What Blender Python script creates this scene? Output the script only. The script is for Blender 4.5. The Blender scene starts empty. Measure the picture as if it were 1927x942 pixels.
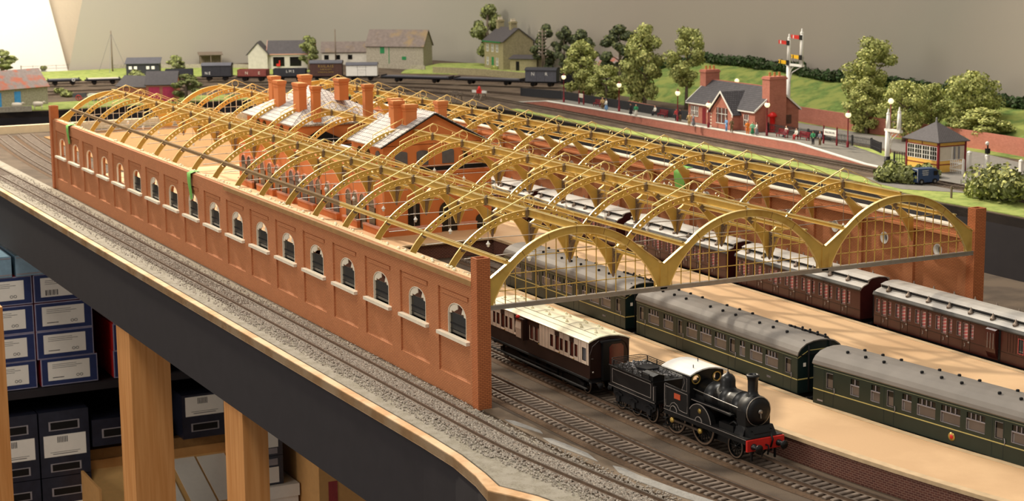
import bpy, bmesh, math, random
import numpy as np
from mathutils import Vector, Matrix
from mathutils.geometry import tessellate_polygon
random.seed(7); RNG=np.random.default_rng(7)
K=0.01                                    # builders work in centimetres, the scene is in metres
sc=bpy.context.scene; COL=sc.collection
pi=math.pi; sin=math.sin; cos=math.cos
def lin(c): return tuple((x/255/12.92 if x/255<=.04045 else ((x/255+.055)/1.055)**2.4) for x in c)+(1,)
# ------------------------------------------------------------------ camera maths (photo frame 1927 x 942)
PX,PY=1927,942
CAM=Vector((106.714,-51.563,32.073)); FPX=3444.3
CM=Matrix.Rotation(1.10092,3,'Z')@Matrix.Rotation(1.39367,3,'X')@Matrix.Rotation(-.00969,3,'Z')
def ray(u,v): return CM@Vector(((u-PX/2)/FPX,-(v-PY/2)/FPX,-1))
ZU=-2.0                                   # ground level of the rear layout
def G(u,v,z=ZU):
    d=ray(u,v); return CAM+d*((z-CAM.z)/d.z)
def PC(p): return FPX/(-((CM.transposed()@(Vector(p)-CAM)).z))     # pixels per centimetre at a place
# ------------------------------------------------------------------ materials
MT={}
def _nt(name):
    m=bpy.data.materials.new(name); m.use_nodes=True; nt=m.node_tree
    return m,nt,nt.nodes['Principled BSDF']
def _coord(nt,uv=False):
    t=nt.nodes.new('ShaderNodeTexCoord'); s=nt.nodes.new('ShaderNodeVectorMath'); s.operation='SCALE'
    s.inputs['Scale'].default_value=1 if uv else 100
    nt.links.new(t.outputs['UV' if uv else 'Object'],s.inputs[0]); return s.outputs[0]
def mat(name,c,rough=.6,metal=0,var=.12,vs=1.5,bump=0,bs=20,spec=.35,c2=None,c2s=.6,c2t=.5,emit=0,coat=0):
    m,nt,b=_nt(name); L=nt.links.new
    b.inputs['Roughness'].default_value=rough; b.inputs['Metallic'].default_value=metal
    b.inputs['Specular IOR Level'].default_value=spec; b.inputs['Coat Weight'].default_value=coat
    co=_coord(nt)
    n=nt.nodes.new('ShaderNodeTexNoise'); n.inputs['Scale'].default_value=vs; n.inputs['Detail'].default_value=4; L(co,n.inputs['Vector'])
    r=nt.nodes.new('ShaderNodeValToRGB'); k=lin(c); e=r.color_ramp.elements
    e[0].position=.3; e[1].position=.7
    e[0].color=tuple(x*(1-var) for x in k[:3])+(1,); e[1].color=tuple(min(1,x*(1+var)) for x in k[:3])+(1,)
    L(n.outputs['Fac'],r.inputs['Fac']); out=r.outputs['Color']
    if c2:
        n2=nt.nodes.new('ShaderNodeTexNoise'); n2.inputs['Scale'].default_value=c2s; n2.inputs['Detail'].default_value=5; L(co,n2.inputs['Vector'])
        r2=nt.nodes.new('ShaderNodeValToRGB'); r2.color_ramp.elements[0].position=c2t-.08; r2.color_ramp.elements[1].position=c2t+.08
        mx=nt.nodes.new('ShaderNodeMix'); mx.data_type='RGBA'; L(n2.outputs['Fac'],r2.inputs['Fac']); L(r2.outputs['Color'],mx.inputs['Factor'])
        L(out,mx.inputs['A']); mx.inputs['B'].default_value=lin(c2); out=mx.outputs['Result']
    L(out,b.inputs['Base Color'])
    if bump:
        n3=nt.nodes.new('ShaderNodeTexNoise'); n3.inputs['Scale'].default_value=bs; n3.inputs['Detail'].default_value=3; L(co,n3.inputs['Vector'])
        bp=nt.nodes.new('ShaderNodeBump'); bp.inputs['Strength'].default_value=bump; bp.inputs['Distance'].default_value=.0008
        L(n3.outputs['Fac'],bp.inputs['Height']); L(bp.outputs['Normal'],b.inputs['Normal'])
    if emit:
        b.inputs['Emission Color'].default_value=k; b.inputs['Emission Strength'].default_value=emit
    MT[name]=m; return m
def brick(name,c1,c2,mortar,w,h,ms,bump=.6,rough=.7,off=.5,var=.1):
    m,nt,b=_nt(name); L=nt.links.new; b.inputs['Roughness'].default_value=rough; b.inputs['Specular IOR Level'].default_value=.25
    co=_coord(nt,True); t=nt.nodes.new('ShaderNodeTexBrick'); L(co,t.inputs['Vector'])
    t.inputs['Color1'].default_value=lin(c1); t.inputs['Color2'].default_value=lin(c2); t.inputs['Mortar'].default_value=lin(mortar)
    t.inputs['Scale'].default_value=1; t.inputs['Brick Width'].default_value=w; t.inputs['Row Height'].default_value=h
    t.inputs['Mortar Size'].default_value=ms; t.inputs['Mortar Smooth'].default_value=.2; t.offset=off
    n=nt.nodes.new('ShaderNodeTexNoise'); n.inputs['Scale'].default_value=.7; n.inputs['Detail'].default_value=5; L(co,n.inputs['Vector'])
    mp=nt.nodes.new('ShaderNodeMapRange'); mp.inputs['To Min'].default_value=1-var; mp.inputs['To Max'].default_value=1+var; L(n.outputs['Fac'],mp.inputs['Value'])
    mu=nt.nodes.new('ShaderNodeVectorMath'); mu.operation='SCALE'; L(t.outputs['Color'],mu.inputs[0]); L(mp.outputs['Result'],mu.inputs['Scale'])
    L(mu.outputs[0],b.inputs['Base Color'])
    bp=nt.nodes.new('ShaderNodeBump'); bp.invert=True; bp.inputs['Strength'].default_value=bump; bp.inputs['Distance'].default_value=.0003
    L(t.outputs['Fac'],bp.inputs['Height']); L(bp.outputs['Normal'],b.inputs['Normal'])
    MT[name]=m; return m
def glass(name,c,alpha):
    m,nt,b=_nt(name); L=nt.links.new; b.inputs['Base Color'].default_value=lin(c); b.inputs['Roughness'].default_value=.08
    tr=nt.nodes.new('ShaderNodeBsdfTransparent'); mx=nt.nodes.new('ShaderNodeMixShader'); mx.inputs[0].default_value=alpha
    L(tr.outputs[0],mx.inputs[1]); L(b.outputs[0],mx.inputs[2]); L(mx.outputs[0],nt.nodes['Material Output'].inputs['Surface'])
    MT[name]=m
def wood(name,c1,c2,rough=.5,sx=.05):
    m,nt,b=_nt(name); L=nt.links.new; b.inputs['Roughness'].default_value=rough; b.inputs['Specular IOR Level'].default_value=.3
    co=_coord(nt); mp=nt.nodes.new('ShaderNodeMapping'); L(co,mp.inputs['Vector']); mp.inputs['Scale'].default_value=(1.1,1.1,sx)
    n=nt.nodes.new('ShaderNodeTexNoise'); n.inputs['Scale'].default_value=2.2; n.inputs['Detail'].default_value=6; n.inputs['Distortion'].default_value=.6; L(mp.outputs[0],n.inputs['Vector'])
    r=nt.nodes.new('ShaderNodeValToRGB'); r.color_ramp.elements[0].position=.35; r.color_ramp.elements[1].position=.65
    r.color_ramp.elements[0].color=lin(c1); r.color_ramp.elements[1].color=lin(c2)
    L(n.outputs['Fac'],r.inputs['Fac']); L(r.outputs['Color'],b.inputs['Base Color']); MT[name]=m
# ------------------------------------------------------------------ mesh builder
class MB:
    def __init__(s,m='grey'): s.v=[]; s.f=[]; s.mi=[]; s.sm=[]; s.mats=[]; s.T=None; s.use(m); s.smooth=False
    def use(s,m):
        if m not in s.mats: s.mats.append(m)
        s.cur=s.mats.index(m); return s
    def add(s,vs,fs,smooth=None):
        b=len(s.v); T=s.T
        if T is not None: vs=[T@Vector(p) for p in vs]
        s.v.extend(tuple(p) for p in vs); sm=s.smooth if smooth is None else smooth
        for f in fs: s.f.append(tuple(b+i for i in f)); s.mi.append(s.cur); s.sm.append(sm)
        return s
    def box(s,x0,y0,z0,x1,y1,z1):
        if x0>x1: x0,x1=x1,x0
        if y0>y1: y0,y1=y1,y0
        if z0>z1: z0,z1=z1,z0
        return s.add([(x0,y0,z0),(x1,y0,z0),(x1,y1,z0),(x0,y1,z0),(x0,y0,z1),(x1,y0,z1),(x1,y1,z1),(x0,y1,z1)],
          [(0,3,2,1),(4,5,6,7),(0,1,5,4),(1,2,6,5),(2,3,7,6),(3,0,4,7)],False)
    def cbox(s,c,d): return s.box(c[0]-d[0]/2,c[1]-d[1]/2,c[2]-d[2]/2,c[0]+d[0]/2,c[1]+d[1]/2,c[2]+d[2]/2)
    def prism(s,poly,ax,a,b,holes=()):
        # poly in (y,z) for ax x, (x,z) for y, (x,y) for z
        put={'x':lambda p,t:(t,p[0],p[1]),'y':lambda p,t:(p[0],t,p[1]),'z':lambda p,t:(p[0],p[1],t)}[ax]
        loops=[list(poly)]+[list(h) for h in holes]; flat=[p for l in loops for p in l]
        tri=tessellate_polygon([[Vector((p[0],p[1],0)) for p in l] for l in loops]) if (holes or len(poly)>4) else None
        n=len(flat); vs=[put(p,a) for p in flat]+[put(p,b) for p in flat]
        if tri is None: fs=[tuple(range(n)),tuple(n+i for i in range(n))[::-1]]
        else: fs=[tuple(t) for t in tri]+[tuple(n+i for i in t)[::-1] for t in tri]
        o=0
        for l in loops:
            m=len(l)
            for i in range(m): j=(i+1)%m; fs.append((o+i,o+j,n+o+j,n+o+i))
            o+=m
        return s.add(vs,fs,False)
    def tube(s,pts,r,n=6,closed=False,cap=True):
        pts=[Vector(p) for p in pts]; N=len(pts); vs=[];fs=[]
        rr=r if isinstance(r,(list,tuple)) else [r]*N; pu=None
        for i,p in enumerate(pts):
            a=pts[(i-1)%N] if (closed or i>0) else p; b=pts[(i+1)%N] if (closed or i<N-1) else p
            d=(b-a); d=d.normalized() if d.length>1e-9 else Vector((0,0,1))
            if pu is None or abs(pu.dot(d))>.98: pu=Vector((0,0,1)) if abs(d.z)<.9 else Vector((1,0,0))
            w=d.cross(pu).normalized(); u=w.cross(d).normalized(); pu=u
            for k in range(n): t=2*pi*(k+.5)/n; vs.append(p+(w*cos(t)+u*sin(t))*rr[i])
        for i in range(N if closed else N-1):
            j=(i+1)%N
            for k in range(n): l=(k+1)%n; fs.append((i*n+k,i*n+l,j*n+l,j*n+k))
        if cap and not closed: fs+= [tuple(range(n))[::-1],tuple((N-1)*n+k for k in range(n))]
        return s.add(vs,fs,n>5)
    def cyl(s,a,b,r,n=14): return s.tube([a,b],r,n)
    def lathe(s,prof,c=(0,0,0),n=16,ax='z'):
        vs=[];fs=[];m=len(prof)
        for k in range(n):
            t=2*pi*k/n
            for r,z in prof:
                p=(r*cos(t),r*sin(t),z) if ax=='z' else ((z,r*cos(t),r*sin(t)) if ax=='x' else (r*cos(t),z,r*sin(t)))
                vs.append((c[0]+p[0],c[1]+p[1],c[2]+p[2]))
        for k in range(n):
            l=(k+1)%n
            for i in range(m-1): fs.append((k*m+i,l*m+i,l*m+i+1,k*m+i+1))
        return s.add(vs,fs,True)
    def ball(s,c,r,n=10,sq=(1,1,1)):
        h=n//2; vs=[];fs=[]
        for i in range(h+1):
            a=pi*i/h
            for k in range(n): t=2*pi*k/n; vs.append((c[0]+r*sq[0]*sin(a)*cos(t),c[1]+r*sq[1]*sin(a)*sin(t),c[2]+r*sq[2]*cos(a)))
        for i in range(h):
            for k in range(n): l=(k+1)%n; fs.append((i*n+k,(i+1)*n+k,(i+1)*n+l,i*n+l))
        return s.add(vs,fs,True)
    def loft(s,rings,cap=True,smooth=False):
        n=len(rings[0]); vs=[p for r in rings for p in r]; fs=[]
        for i in range(len(rings)-1):
            for k in range(n): l=(k+1)%n; fs.append((i*n+k,i*n+l,(i+1)*n+l,(i+1)*n+k))
        if cap: fs+=[tuple(range(n))[::-1],tuple((len(rings)-1)*n+k for k in range(n))]
        return s.add(vs,fs,smooth)
    def sheet(s,rows,smooth=True):
        n=len(rows[0]); vs=[p for r in rows for p in r]
        return s.add(vs,[(i*n+k,i*n+k+1,(i+1)*n+k+1,(i+1)*n+k) for i in range(len(rows)-1) for k in range(n-1)],smooth)
    def poly(s,*p): return s.add(p,[tuple(range(len(p)))],False)
    def raw(s,V,F):
        b=len(s.v); s.v.extend(map(tuple,V.tolist())); s.f.extend(map(tuple,(F+b).tolist())); s.mi.extend([s.cur]*len(F)); s.sm.extend([False]*len(F)); return s
    def mesh(s,name,off=(0,0,0)):
        me=bpy.data.meshes.new(name); V=(np.array(s.v,dtype=np.float64)-np.array(off))*K
        me.from_pydata(V.tolist(),[],s.f)
        for m in s.mats: me.materials.append(MT[m])
        me.polygons.foreach_set('material_index',s.mi); me.polygons.foreach_set('use_smooth',s.sm)
        me.update()
        if len(me.polygons)<150000: bm=bmesh.new(); bm.from_mesh(me); bmesh.ops.recalc_face_normals(bm,faces=bm.faces); bm.to_mesh(me); bm.free()
        nl=len(me.loops); nf=len(me.polygons); vi=np.zeros(nl,dtype=np.int64); me.loops.foreach_get('vertex_index',vi)
        no=np.zeros(nf*3); me.polygons.foreach_get('normal',no); no=no.reshape(-1,3); lt=np.zeros(nf,dtype=np.int64); me.polygons.foreach_get('loop_total',lt)
        N=np.repeat(no,lt,axis=0); co=np.array(s.v)[vi] if nl else np.zeros((0,3))
        h=np.hypot(N[:,0],N[:,1]); flat=np.abs(N[:,2])>.8
        hs=np.where(h<1e-6,1,h); tx=-N[:,1]/hs; ty=N[:,0]/hs
        U=np.where(flat,co[:,0],co[:,0]*tx+co[:,1]*ty); W=np.where(flat,co[:,1],co[:,2]/np.maximum(h,.3))
        uv=me.uv_layers.new(name='UVMap'); uv.data.foreach_set('uv',np.stack([U,W],-1).astype(np.float32).ravel()); return me
def arc(cx,cz,r,a0,a1,n,rz=None): return [(cx+r*cos(a0+(a1-a0)*i/n),cz+(rz or r)*sin(a0+(a1-a0)*i/n)) for i in range(n+1)]
LOC={}
def tag(o,label=None,cat=None,group=None,kind=None):
    for k,v in (('label',label),('category',cat),('group',group),('kind',kind)):
        if v: o[k]=v
    return o
def T(name,label,cat,loc=(0,0,0),rz=0,group=None):
    o=bpy.data.objects.new(name,None); COL.objects.link(o); o.location=[a*K for a in loc]; o.rotation_euler=(0,0,rz)
    o.empty_display_size=.01; LOC[o.name]=tuple(loc); return tag(o,label,cat,group)
def P(name,mb,par=None,w=False,label=None,kind=None):
    # w: the builder holds world coordinates, taken off the parent's own place
    me=mb if isinstance(mb,bpy.types.Mesh) else mb.mesh(name,LOC[par.name] if (w and par) else (0,0,0))
    o=bpy.data.objects.new(name,me); COL.objects.link(o)
    if par is not None: o.parent=par
    return tag(o,label,kind=kind)
def PI(name,me,par,loc=(0,0,0),rz=0,scale=None,label=None):   # a part that shares its mesh with its fellows
    o=P(name,me,par,label=label); o.location=[a*K for a in loc]; o.rotation_euler=(0,0,rz)
    if scale: o.scale=scale
    return o
def one(name,mb,label,cat,loc=(0,0,0),rz=0,group=None,w=False):   # a thing that is a single mesh
    o=P(name,mb.mesh(name,loc if w else (0,0,0)) if isinstance(mb,MB) else mb); o.location=[a*K for a in loc]; o.rotation_euler=(0,0,rz); return tag(o,label,cat,group)
def struct(name,mb): return tag(P(name,mb),kind='structure')
def dup(root,label,loc,rz=0,group=None,scale=None):
    r=root.copy(); COL.objects.link(r); r.location=[a*K for a in loc]; r.rotation_euler=(0,0,rz); tag(r,label,group=group); LOC[r.name]=tuple(loc)
    if scale: r.scale=scale
    for ch in list(root.children):
        c=ch.copy(); COL.objects.link(c); c.parent=r
        for g in list(ch.children): d=g.copy(); COL.objects.link(d); d.parent=c
    return r
def text(s,size,m,depth=.02,align='CENTER',font=None):
    cu=bpy.data.curves.new('txt','FONT'); cu.body=s; cu.size=size; cu.extrude=depth/2; cu.align_x=align; cu.align_y='CENTER'; cu.resolution_u=2
    o=bpy.data.objects.new('txt',cu); COL.objects.link(o); bpy.context.view_layer.update()
    me=o.evaluated_get(bpy.context.evaluated_depsgraph_get()).to_mesh(); V=[tuple(v.co) for v in me.vertices]; F=[tuple(p.vertices) for p in me.polygons]
    bpy.data.objects.remove(o); bpy.data.curves.remove(cu); return V,F
def letters(mb,s,size,M4,m):
    V,F=text(s,size,m); mb.use(m); old=mb.T; mb.T=M4; mb.add(V,F,False); mb.T=old; return mb
def face_x(x,y,z): return Matrix(((0,0,1,x),(1,0,0,y),(0,1,0,z),(0,0,0,1)))      # text read by someone looking along -X
def face_ny(x,y,z): return Matrix(((1,0,0,x),(0,0,-1,y),(0,1,0,z),(0,0,0,1)))    # text read by someone looking along +Y
# ------------------------------------------------------------------ palette
mat('grey',(128,128,128)); mat('black',(14,13,14),.5,var=.2); mat('matt_black',(24,23,25),.85,var=.15); mat('gloss_black',(14,14,15),.38,spec=.5)
mat('white',(235,232,225),.6,var=.03); mat('cream',(246,238,205),.5,var=.03); mat('ivory',(222,210,190),.5,var=.05)
mat('fascia',(40,35,38),.8,var=.1,vs=.6); mat('ply_edge',(205,160,112),.7,var=.12,vs=1.2,c2=(225,190,150),c2s=.3)
mat('tan',(226,188,144),.75,var=.05,vs=.25,c2=(210,172,130),c2s=.12,bump=.1,bs=6); mat('ground',(80,67,55),.9,var=.2,vs=.7,c2=(98,83,68),c2s=.25,bump=.4,bs=14)
mat('mud',(100,84,67),.85,var=.2,vs=.5,c2=(128,110,90),c2s=.3,bump=.3,bs=10); mat('plaster',(152,148,142),.8,var=.15,vs=2.5,bump=.5,bs=9)
mat('cork',(90,68,48),.9,var=.3,vs=6,bump=.5,bs=30); mat('sleeper',(112,98,86),.8,var=.25,vs=2.2); mat('rail',(120,108,98),.32,.85,var=.15)
mat('rail_side',(104,84,68),.7,var=.2,vs=3); mat('stone_a',(176,166,154),.8,var=.35,vs=5); mat('sand',(158,150,134),.95,var=.25,vs=9,c2=(172,164,150),c2s=1.2,bump=.8,bs=34)
mat('edging',(206,178,140),.7,var=.12,vs=1.4); mat('edge_white',(226,222,212),.7,var=.06)
brick('wall_brick',(198,130,86),(190,123,81),(156,96,62),.34,.123,.017,.9); brick('pillar_brick',(200,122,74),(192,114,68),(150,84,52),.34,.123,.02,1)
mat('wall_plain',(196,128,84),.7,var=.06,vs=.5); brick('dark_brick',(104,62,52),(88,52,46),(140,108,92),.34,.14,.02,.5); brick('red_brick',(188,118,100),(174,104,88),(178,126,110),.4,.16,.02,.4,var=.18)
mat('orange_plain',(204,122,68),.62,var=.05,vs=.6); brick('slate',(212,206,198),(186,180,176),(104,96,96),.5,.5,.032,.25,.8,var=.12)
brick('slate_dark',(78,76,80),(68,66,70),(38,36,38),.45,.42,.04,.4,.6); brick('slate_plain',(92,88,90),(84,80,82),(56,52,54),.3,.26,.02,.3,.6)
mat('brass',(214,178,92),.4,.4,var=.10,vs=.8,c2=(188,142,66),c2s=.5,c2t=.62); mat('brass_bright',(250,222,150),.32,.5,var=.06); mat('solder',(136,122,110),.45,.7,var=.25,vs=6)
mat('steel',(176,168,158),.35,.75,var=.1); mat('lamp_white',(250,248,240),.3,var=.01); mat('lit_globe',(255,240,190),.4,var=.01,emit=1.1)
mat('tape',(116,176,82),.7,var=.06); mat('pink_trim',(214,160,140),.7,var=.05)
mat('coach_green',(34,46,38),.38,var=.08); mat('coach_green_dark',(22,38,38),.4,var=.1); mat('roof_grey',(122,115,108),.65,var=.12,vs=.6); mat('line_faint',(126,128,100),.5)
mat('line_yellow',(198,184,116),.5,var=.03)
mat('lake',(66,28,24),.3,var=.08,spec=.5); mat('lake_end',(62,26,26),.35,var=.08); mat('roof_silver',(186,180,172),.42,var=.06); mat('roof_edge',(70,70,70),.5); mat('seat_red',(214,92,92),.7,var=.1); mat('seat_line',(244,208,200),.7)
mat('umber',(44,26,21),.35,var=.1); mat('coach_white',(222,200,180),.4,var=.04); mat('gold',(190,160,86),.35,.6); mat('dmu_win',(84,77,76),.12,var=.25,vs=.5,spec=.7); mat('curtain',(120,116,116),.6)
mat('ply_light',(246,222,182),.6,var=.05)
glass('pane',(200,200,200),.07); glass('pane_dark',(60,60,64),.55); mat('win_dark',(12,12,13),.2,spec=.5); mat('win_grey',(92,92,96),.5); mat('win_maroon',(96,44,36),.2,spec=.6,var=.3,vs=1.2)
mat('red',(206,44,36),.42); mat('plate_red',(196,84,50),.4); mat('line_grey',(150,140,134),.5); mat('coal',(52,50,52),.35,var=.5,vs=9,spec=.7); mat('coal_light',(150,146,146),.35)
mat('grass',(142,158,82),.95,var=.25,vs=2.2,c2=(168,178,98),c2s=.5,bump=1,bs=16); mat('grass_dark',(104,126,62),.95,var=.3,vs=1.2,c2=(140,148,76),c2s=.35,bump=1,bs=9); mat('hedge',(58,78,42),.9,var=.35,vs=3)
mat('leaf_a',(158,164,96),.8,var=.3,vs=1.2); mat('leaf_b',(124,130,84),.8,var=.3,vs=1.2); mat('leaf_c',(84,92,66),.85,var=.3,vs=1.2); mat('leaf_y',(200,200,124),.8,var=.25,vs=1.2); mat('bark',(122,108,94),.85,var=.2,vs=4)
mat('stone',(160,152,136),.85,var=.22,vs=3,bump=.8,bs=7); mat('stone_y',(150,140,108),.85,var=.16,vs=2.4,bump=.6,bs=7); mat('render',(196,190,178),.85,var=.08,vs=1.5); mat('moss_roof',(122,110,104),.85,var=.15,vs=1.4,c2=(142,122,92),c2s=.3,c2t=.58); mat('tin_rust',(148,134,128),.7,var=.12,vs=1.5,c2=(184,108,84),c2s=.55,c2t=.54)
mat('blue_door',(70,146,214),.5); mat('green_paint',(36,122,70),.5); mat('garage_pink',(186,58,96),.5); mat('maroon',(124,28,40),.45); mat('tarmac',(128,124,118),.9,var=.1,vs=1.2,bump=.4,bs=24); mat('platform_grey',(124,120,112),.9,var=.08)
mat('yellow',(236,188,92),.5,var=.04); mat('sig_yellow',(238,186,30),.45); mat('phone_red',(214,30,26),.4); mat('van_blue',(54,74,110),.4); mat('wagon_grey',(88,88,96),.6); mat('wagon_dark',(48,48,54),.6); mat('wagon_red',(128,66,60),.6); mat('van_brown',(82,56,50),.6); mat('dark_board',(44,44,48),.7)
mat('skin',(214,164,134),.6); mat('cloth_blue',(120,160,206),.8); mat('cloth_green',(60,140,96),.8); mat('cloth_tan',(190,160,110),.8); mat('cloth_orange',(226,128,50),.8); mat('cloth_dark',(46,44,50),.8); mat('cloth_red',(176,60,60),.8); mat('cloth_white',(224,220,210),.8); mat('cloth_brown',(104,84,56),.8); mat('cloth_grey',(128,128,136),.8); mat('hair',(60,44,34),.8); mat('cloth_mint',(132,196,160),.8)
mat('old_brass',(150,122,84),.5,.3,var=.15)
wood('pine',(196,132,72),(214,152,92)); wood('shelf_wood',(150,128,108),(168,146,124)); mat('box_blue',(40,52,96),.45,var=.08); mat('box_edge',(150,146,168),.5); mat('box_red',(176,34,32),.45); mat('label',(236,230,220),.5,var=.02); mat('ink',(60,58,62),.6); mat('box_black',(36,38,52),.25,spec=.6,var=.2,vs=.8); mat('silver_line',(150,144,148),.4); mat('carton',(198,148,90),.8,var=.05); mat('carton_in',(222,176,112),.8,var=.04); mat('carton_dark',(150,112,66),.8); mat('film',(120,150,170),.15,spec=.8); mat('red_ink',(150,56,56),.7)
mat('sky_wall',(160,155,143),.9,var=.035,vs=.02,c2=(168,158,146),c2s=.012); mat('bright_wall',(250,244,232),.9,var=.01); mat('beige_wall',(214,198,174),.9,var=.02); mat('room_floor',(70,60,54),.8)
# ------------------------------------------------------------------ camera, world, lamps of the room and an added fill light
cd=bpy.data.cameras.new('camera'); co=bpy.data.objects.new('camera',cd); COL.objects.link(co); sc.camera=co
co.matrix_world=Matrix.Translation(CAM*K)@CM.to_4x4(); cd.sensor_width=36; cd.lens=FPX/PX*36; cd.clip_start=.02; cd.clip_end=50
cd.dof.use_dof=True; cd.dof.focus_distance=1.32; cd.dof.aperture_fstop=46
sc.view_settings.view_transform='Standard'; sc.view_settings.look='None'; sc.view_settings.gamma=1; sc.view_settings.use_curve_mapping=False
sc.view_settings.exposure=0.0
w=bpy.data.worlds.new('room_light'); sc.world=w; w.use_nodes=True; w.node_tree.nodes['Background'].inputs['Color'].default_value=(1,.95,.88,1); w.node_tree.nodes['Background'].inputs['Strength'].default_value=.34
def area(n,loc,tgt,sx,sy,e,c):
    l=bpy.data.lights.new(n,'AREA'); l.shape='RECTANGLE'; l.size=sx*K; l.size_y=sy*K; l.energy=e; l.color=c
    o=bpy.data.objects.new(n,l); COL.objects.link(o); o.location=Vector(loc)*K; d=Vector(tgt)-Vector(loc); o.rotation_euler=d.to_track_quat('-Z','Y').to_euler()
area('ceiling_lamp',(60,-80,180),(-20,10,0),90,50,15,(1,.93,.82))
area('aisle_fill',(-20,-190,60),(-70,0,-6),70,60,11,(1,.93,.82))  # added fill, no real lamp: brightens the stored boxes and the front wall
area('ceiling_lamp_far',(-190,70,210),(-190,95,0),160,90,46,(1,.94,.85))
l=bpy.data.lights.new('spot_lamp','SPOT'); l.energy=360; l.color=(1,.88,.70); l.spot_size=math.radians(74); l.spot_blend=.5; l.shadow_soft_size=.06
o=bpy.data.objects.new('spot_lamp',l); COL.objects.link(o); o.location=Vector((-265,-20,165))*K; o.rotation_euler=(Vector((-15,20,0))-Vector((-265,-20,165))).to_track_quat('-Z','Y').to_euler()
area('corner_lamp',(-262,18,62),(-338,30,40),20,30,12,(1,.92,.78))
# ------------------------------------------------------------------ room and layout board
def cv(x): return .004*max(0,min(x,60)-10)**2+.4*max(0,x-60)
def t1y(x): return -2.15+.0062*min(0,x+10)+.055*((x-9)+math.sqrt((x-9)**2+9))-.13
struct('floor',MB('room_floor').box(-420,-160,-92,160,240,-88))
mb=MB('sky_wall'); n=26
front=[(-336,100)]+[(-290+46*cos(a),150-40+40*sin(a)) for a in [pi-i*pi/2/10 for i in range(11)]]+[(-200,151.5),(-60,155),(160,160)]
rows=[[(-336,54+(z+1.2)*.2484,z)]+[(x,y,z) for x,y in front] for z in (-19,-1.2,60,120)]; mb.sheet(rows); struct('wall_back',mb)
struct('wall_left',MB('bright_wall').prism([(-160,-90),(59,-19),(55.3,-1.8),(29,120),(-160,120)],'x',-345,-344))
struct('wall_reveal',MB('beige_wall').box(-353,-10,-90,-352,110,120))
tb=T('layout_table','long layout table with black fascia, plywood edge and pine posts under the brick shed','table',(-60,-6,-88))
bp=[(-186,-6.5),(-60,-6.2),(4,-6.0),(9,-6.1),(13.2,-6.6),(16,-7.2),(18.6,-5.95),(25,-4.5),(40,-2.5),(70,2),(70,62),(-186,62)]
P('board_top',MB('ground').prism(bp,'z',-.6,-.02),tb,True)
m=MB('ply_edge'); m.prism(bp[:10]+[(70,2.6),(39.8,-1.9),(24.8,-3.9),(18.4,-5.2),(15.6,-6.3),(13,-5.9),(8.9,-5.5),(4,-5.4),(-60,-5.6),(-186,-5.9)],'z',-.62,.05); P('plywood_edge',m,tb,True)
m=MB('fascia'); fo=[(x,y+.12) for x,y in bp[:10]]; m.prism(fo+[(x-.1,y+1.3) for x,y in fo[::-1]],'z',-6.95,-.38); P('fascia',m,tb,True)
m=MB('ply_light'); m.box(-187,-6.5,-1,-186,62,1.2); P('end_strip',m,tb,True)
for x,y0,y1 in ((-68.5,-5.9,-1.9),(-35,-5.7,-3.55),(-97,-14,-12.3)): 
    o=P('leg',MB('pine').box(x-2.4,y0,-88,x+2.4,y1,-5.5 if y0>-10 else -9),tb,True)
m=MB('fascia').box(-186,46,-7,60,47.2,-.6); P('rear_fascia',m,tb,True)
# scenic ground layers on the board
one('sand_verge',MB('sand').prism([(-186,-5.75),(-60,-5.5),(4,-5.3),(9,-5.4),(13,-5.8),(15.6,-6.2),(18.3,-5.1),(24,-3.8),(34,-2.4),(34,.5),(22,.35),(12,-.2),(0,-.15),(-121,-.15),(-186,-.3)],'z',0,.07),'pale grey sand strip along the table edge beside the ballasted track','ground',(0,0,0))
one('mud_strip',MB('mud').prism([(.2,.2),(12,.2),(22,.9),(40,5.5),(40,7.5),(22,2.3),(10,1.5),(.2,1.4)],'z',0,.11),'brown mud strip between the ballasted track and the bare double track','ground')
def blob(pts,z0,z1,m='plaster'): return MB(m).prism(pts,'z',z0,z1)
for lab,pts in (('small grey plaster smear in the mud just beyond the brick pillar',[(3.2,.35),(4.6,.3),(6.4,.75),(7.4,.95),(6.6,1.15),(5,.95),(3.8,.75)]),
  ('middle grey plaster smear in the mud beside the ballasted track',[(8.2,.5),(9.6,.35),(12.2,.72),(14.4,1.0),(12.6,1.3),(10,1.1),(8.6,.9)]),
  ('largest white plaster smear in the mud, nearest the photo bottom',[(15.5,1.35),(16.9,.95),(19,1.1),(22.6,1.7),(26,2.6),(25.4,3.2),(21.6,2.35),(18,1.75),(16.2,1.65)])):
    one('plaster_smear',blob(pts,.1,.15),lab,'plaster')
# ballast stones round track one
N=26000; xs=RNG.uniform(-135,30,N)**1; xs=np.where(RNG.random(N)<.55,RNG.uniform(-40,28,N),xs)
cy=np.array([t1y(x) for x in xs]); off=RNG.normal(0,1.15,N); off=np.where(np.abs(off)>2.3,RNG.uniform(-2.2,1.6,N),off); off=np.minimum(off,np.where((xs<0)&(xs>-121),-cy-.05,3))
zz=.13+.08*np.exp(-(off/1.6)**4)*RNG.uniform(.5,1.1,N); keep=np.abs(np.abs(off)-.825)>.09; xs,cy,off,zz=xs[keep],cy[keep],off[keep],zz[keep]; N=len(xs)
base=np.array([(1,0,0),(-1,0,0),(0,1,0),(0,-1,0),(0,0,.8),(0,0,-.8)]); V=RNG.uniform(.05,.105,(N,1,1))*(base[None]*RNG.uniform(.6,1.3,(N,6,3))); a=RNG.uniform(0,6.28,N)
c,s_=np.cos(a),np.sin(a); X=V[:,:,0]*c[:,None]-V[:,:,1]*s_[:,None]; Y=V[:,:,0]*s_[:,None]+V[:,:,1]*c[:,None]; V=np.stack([X+xs[:,None],Y+(cy+off)[:,None],V[:,:,2]+zz[:,None]],-1).reshape(-1,3)
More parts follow.
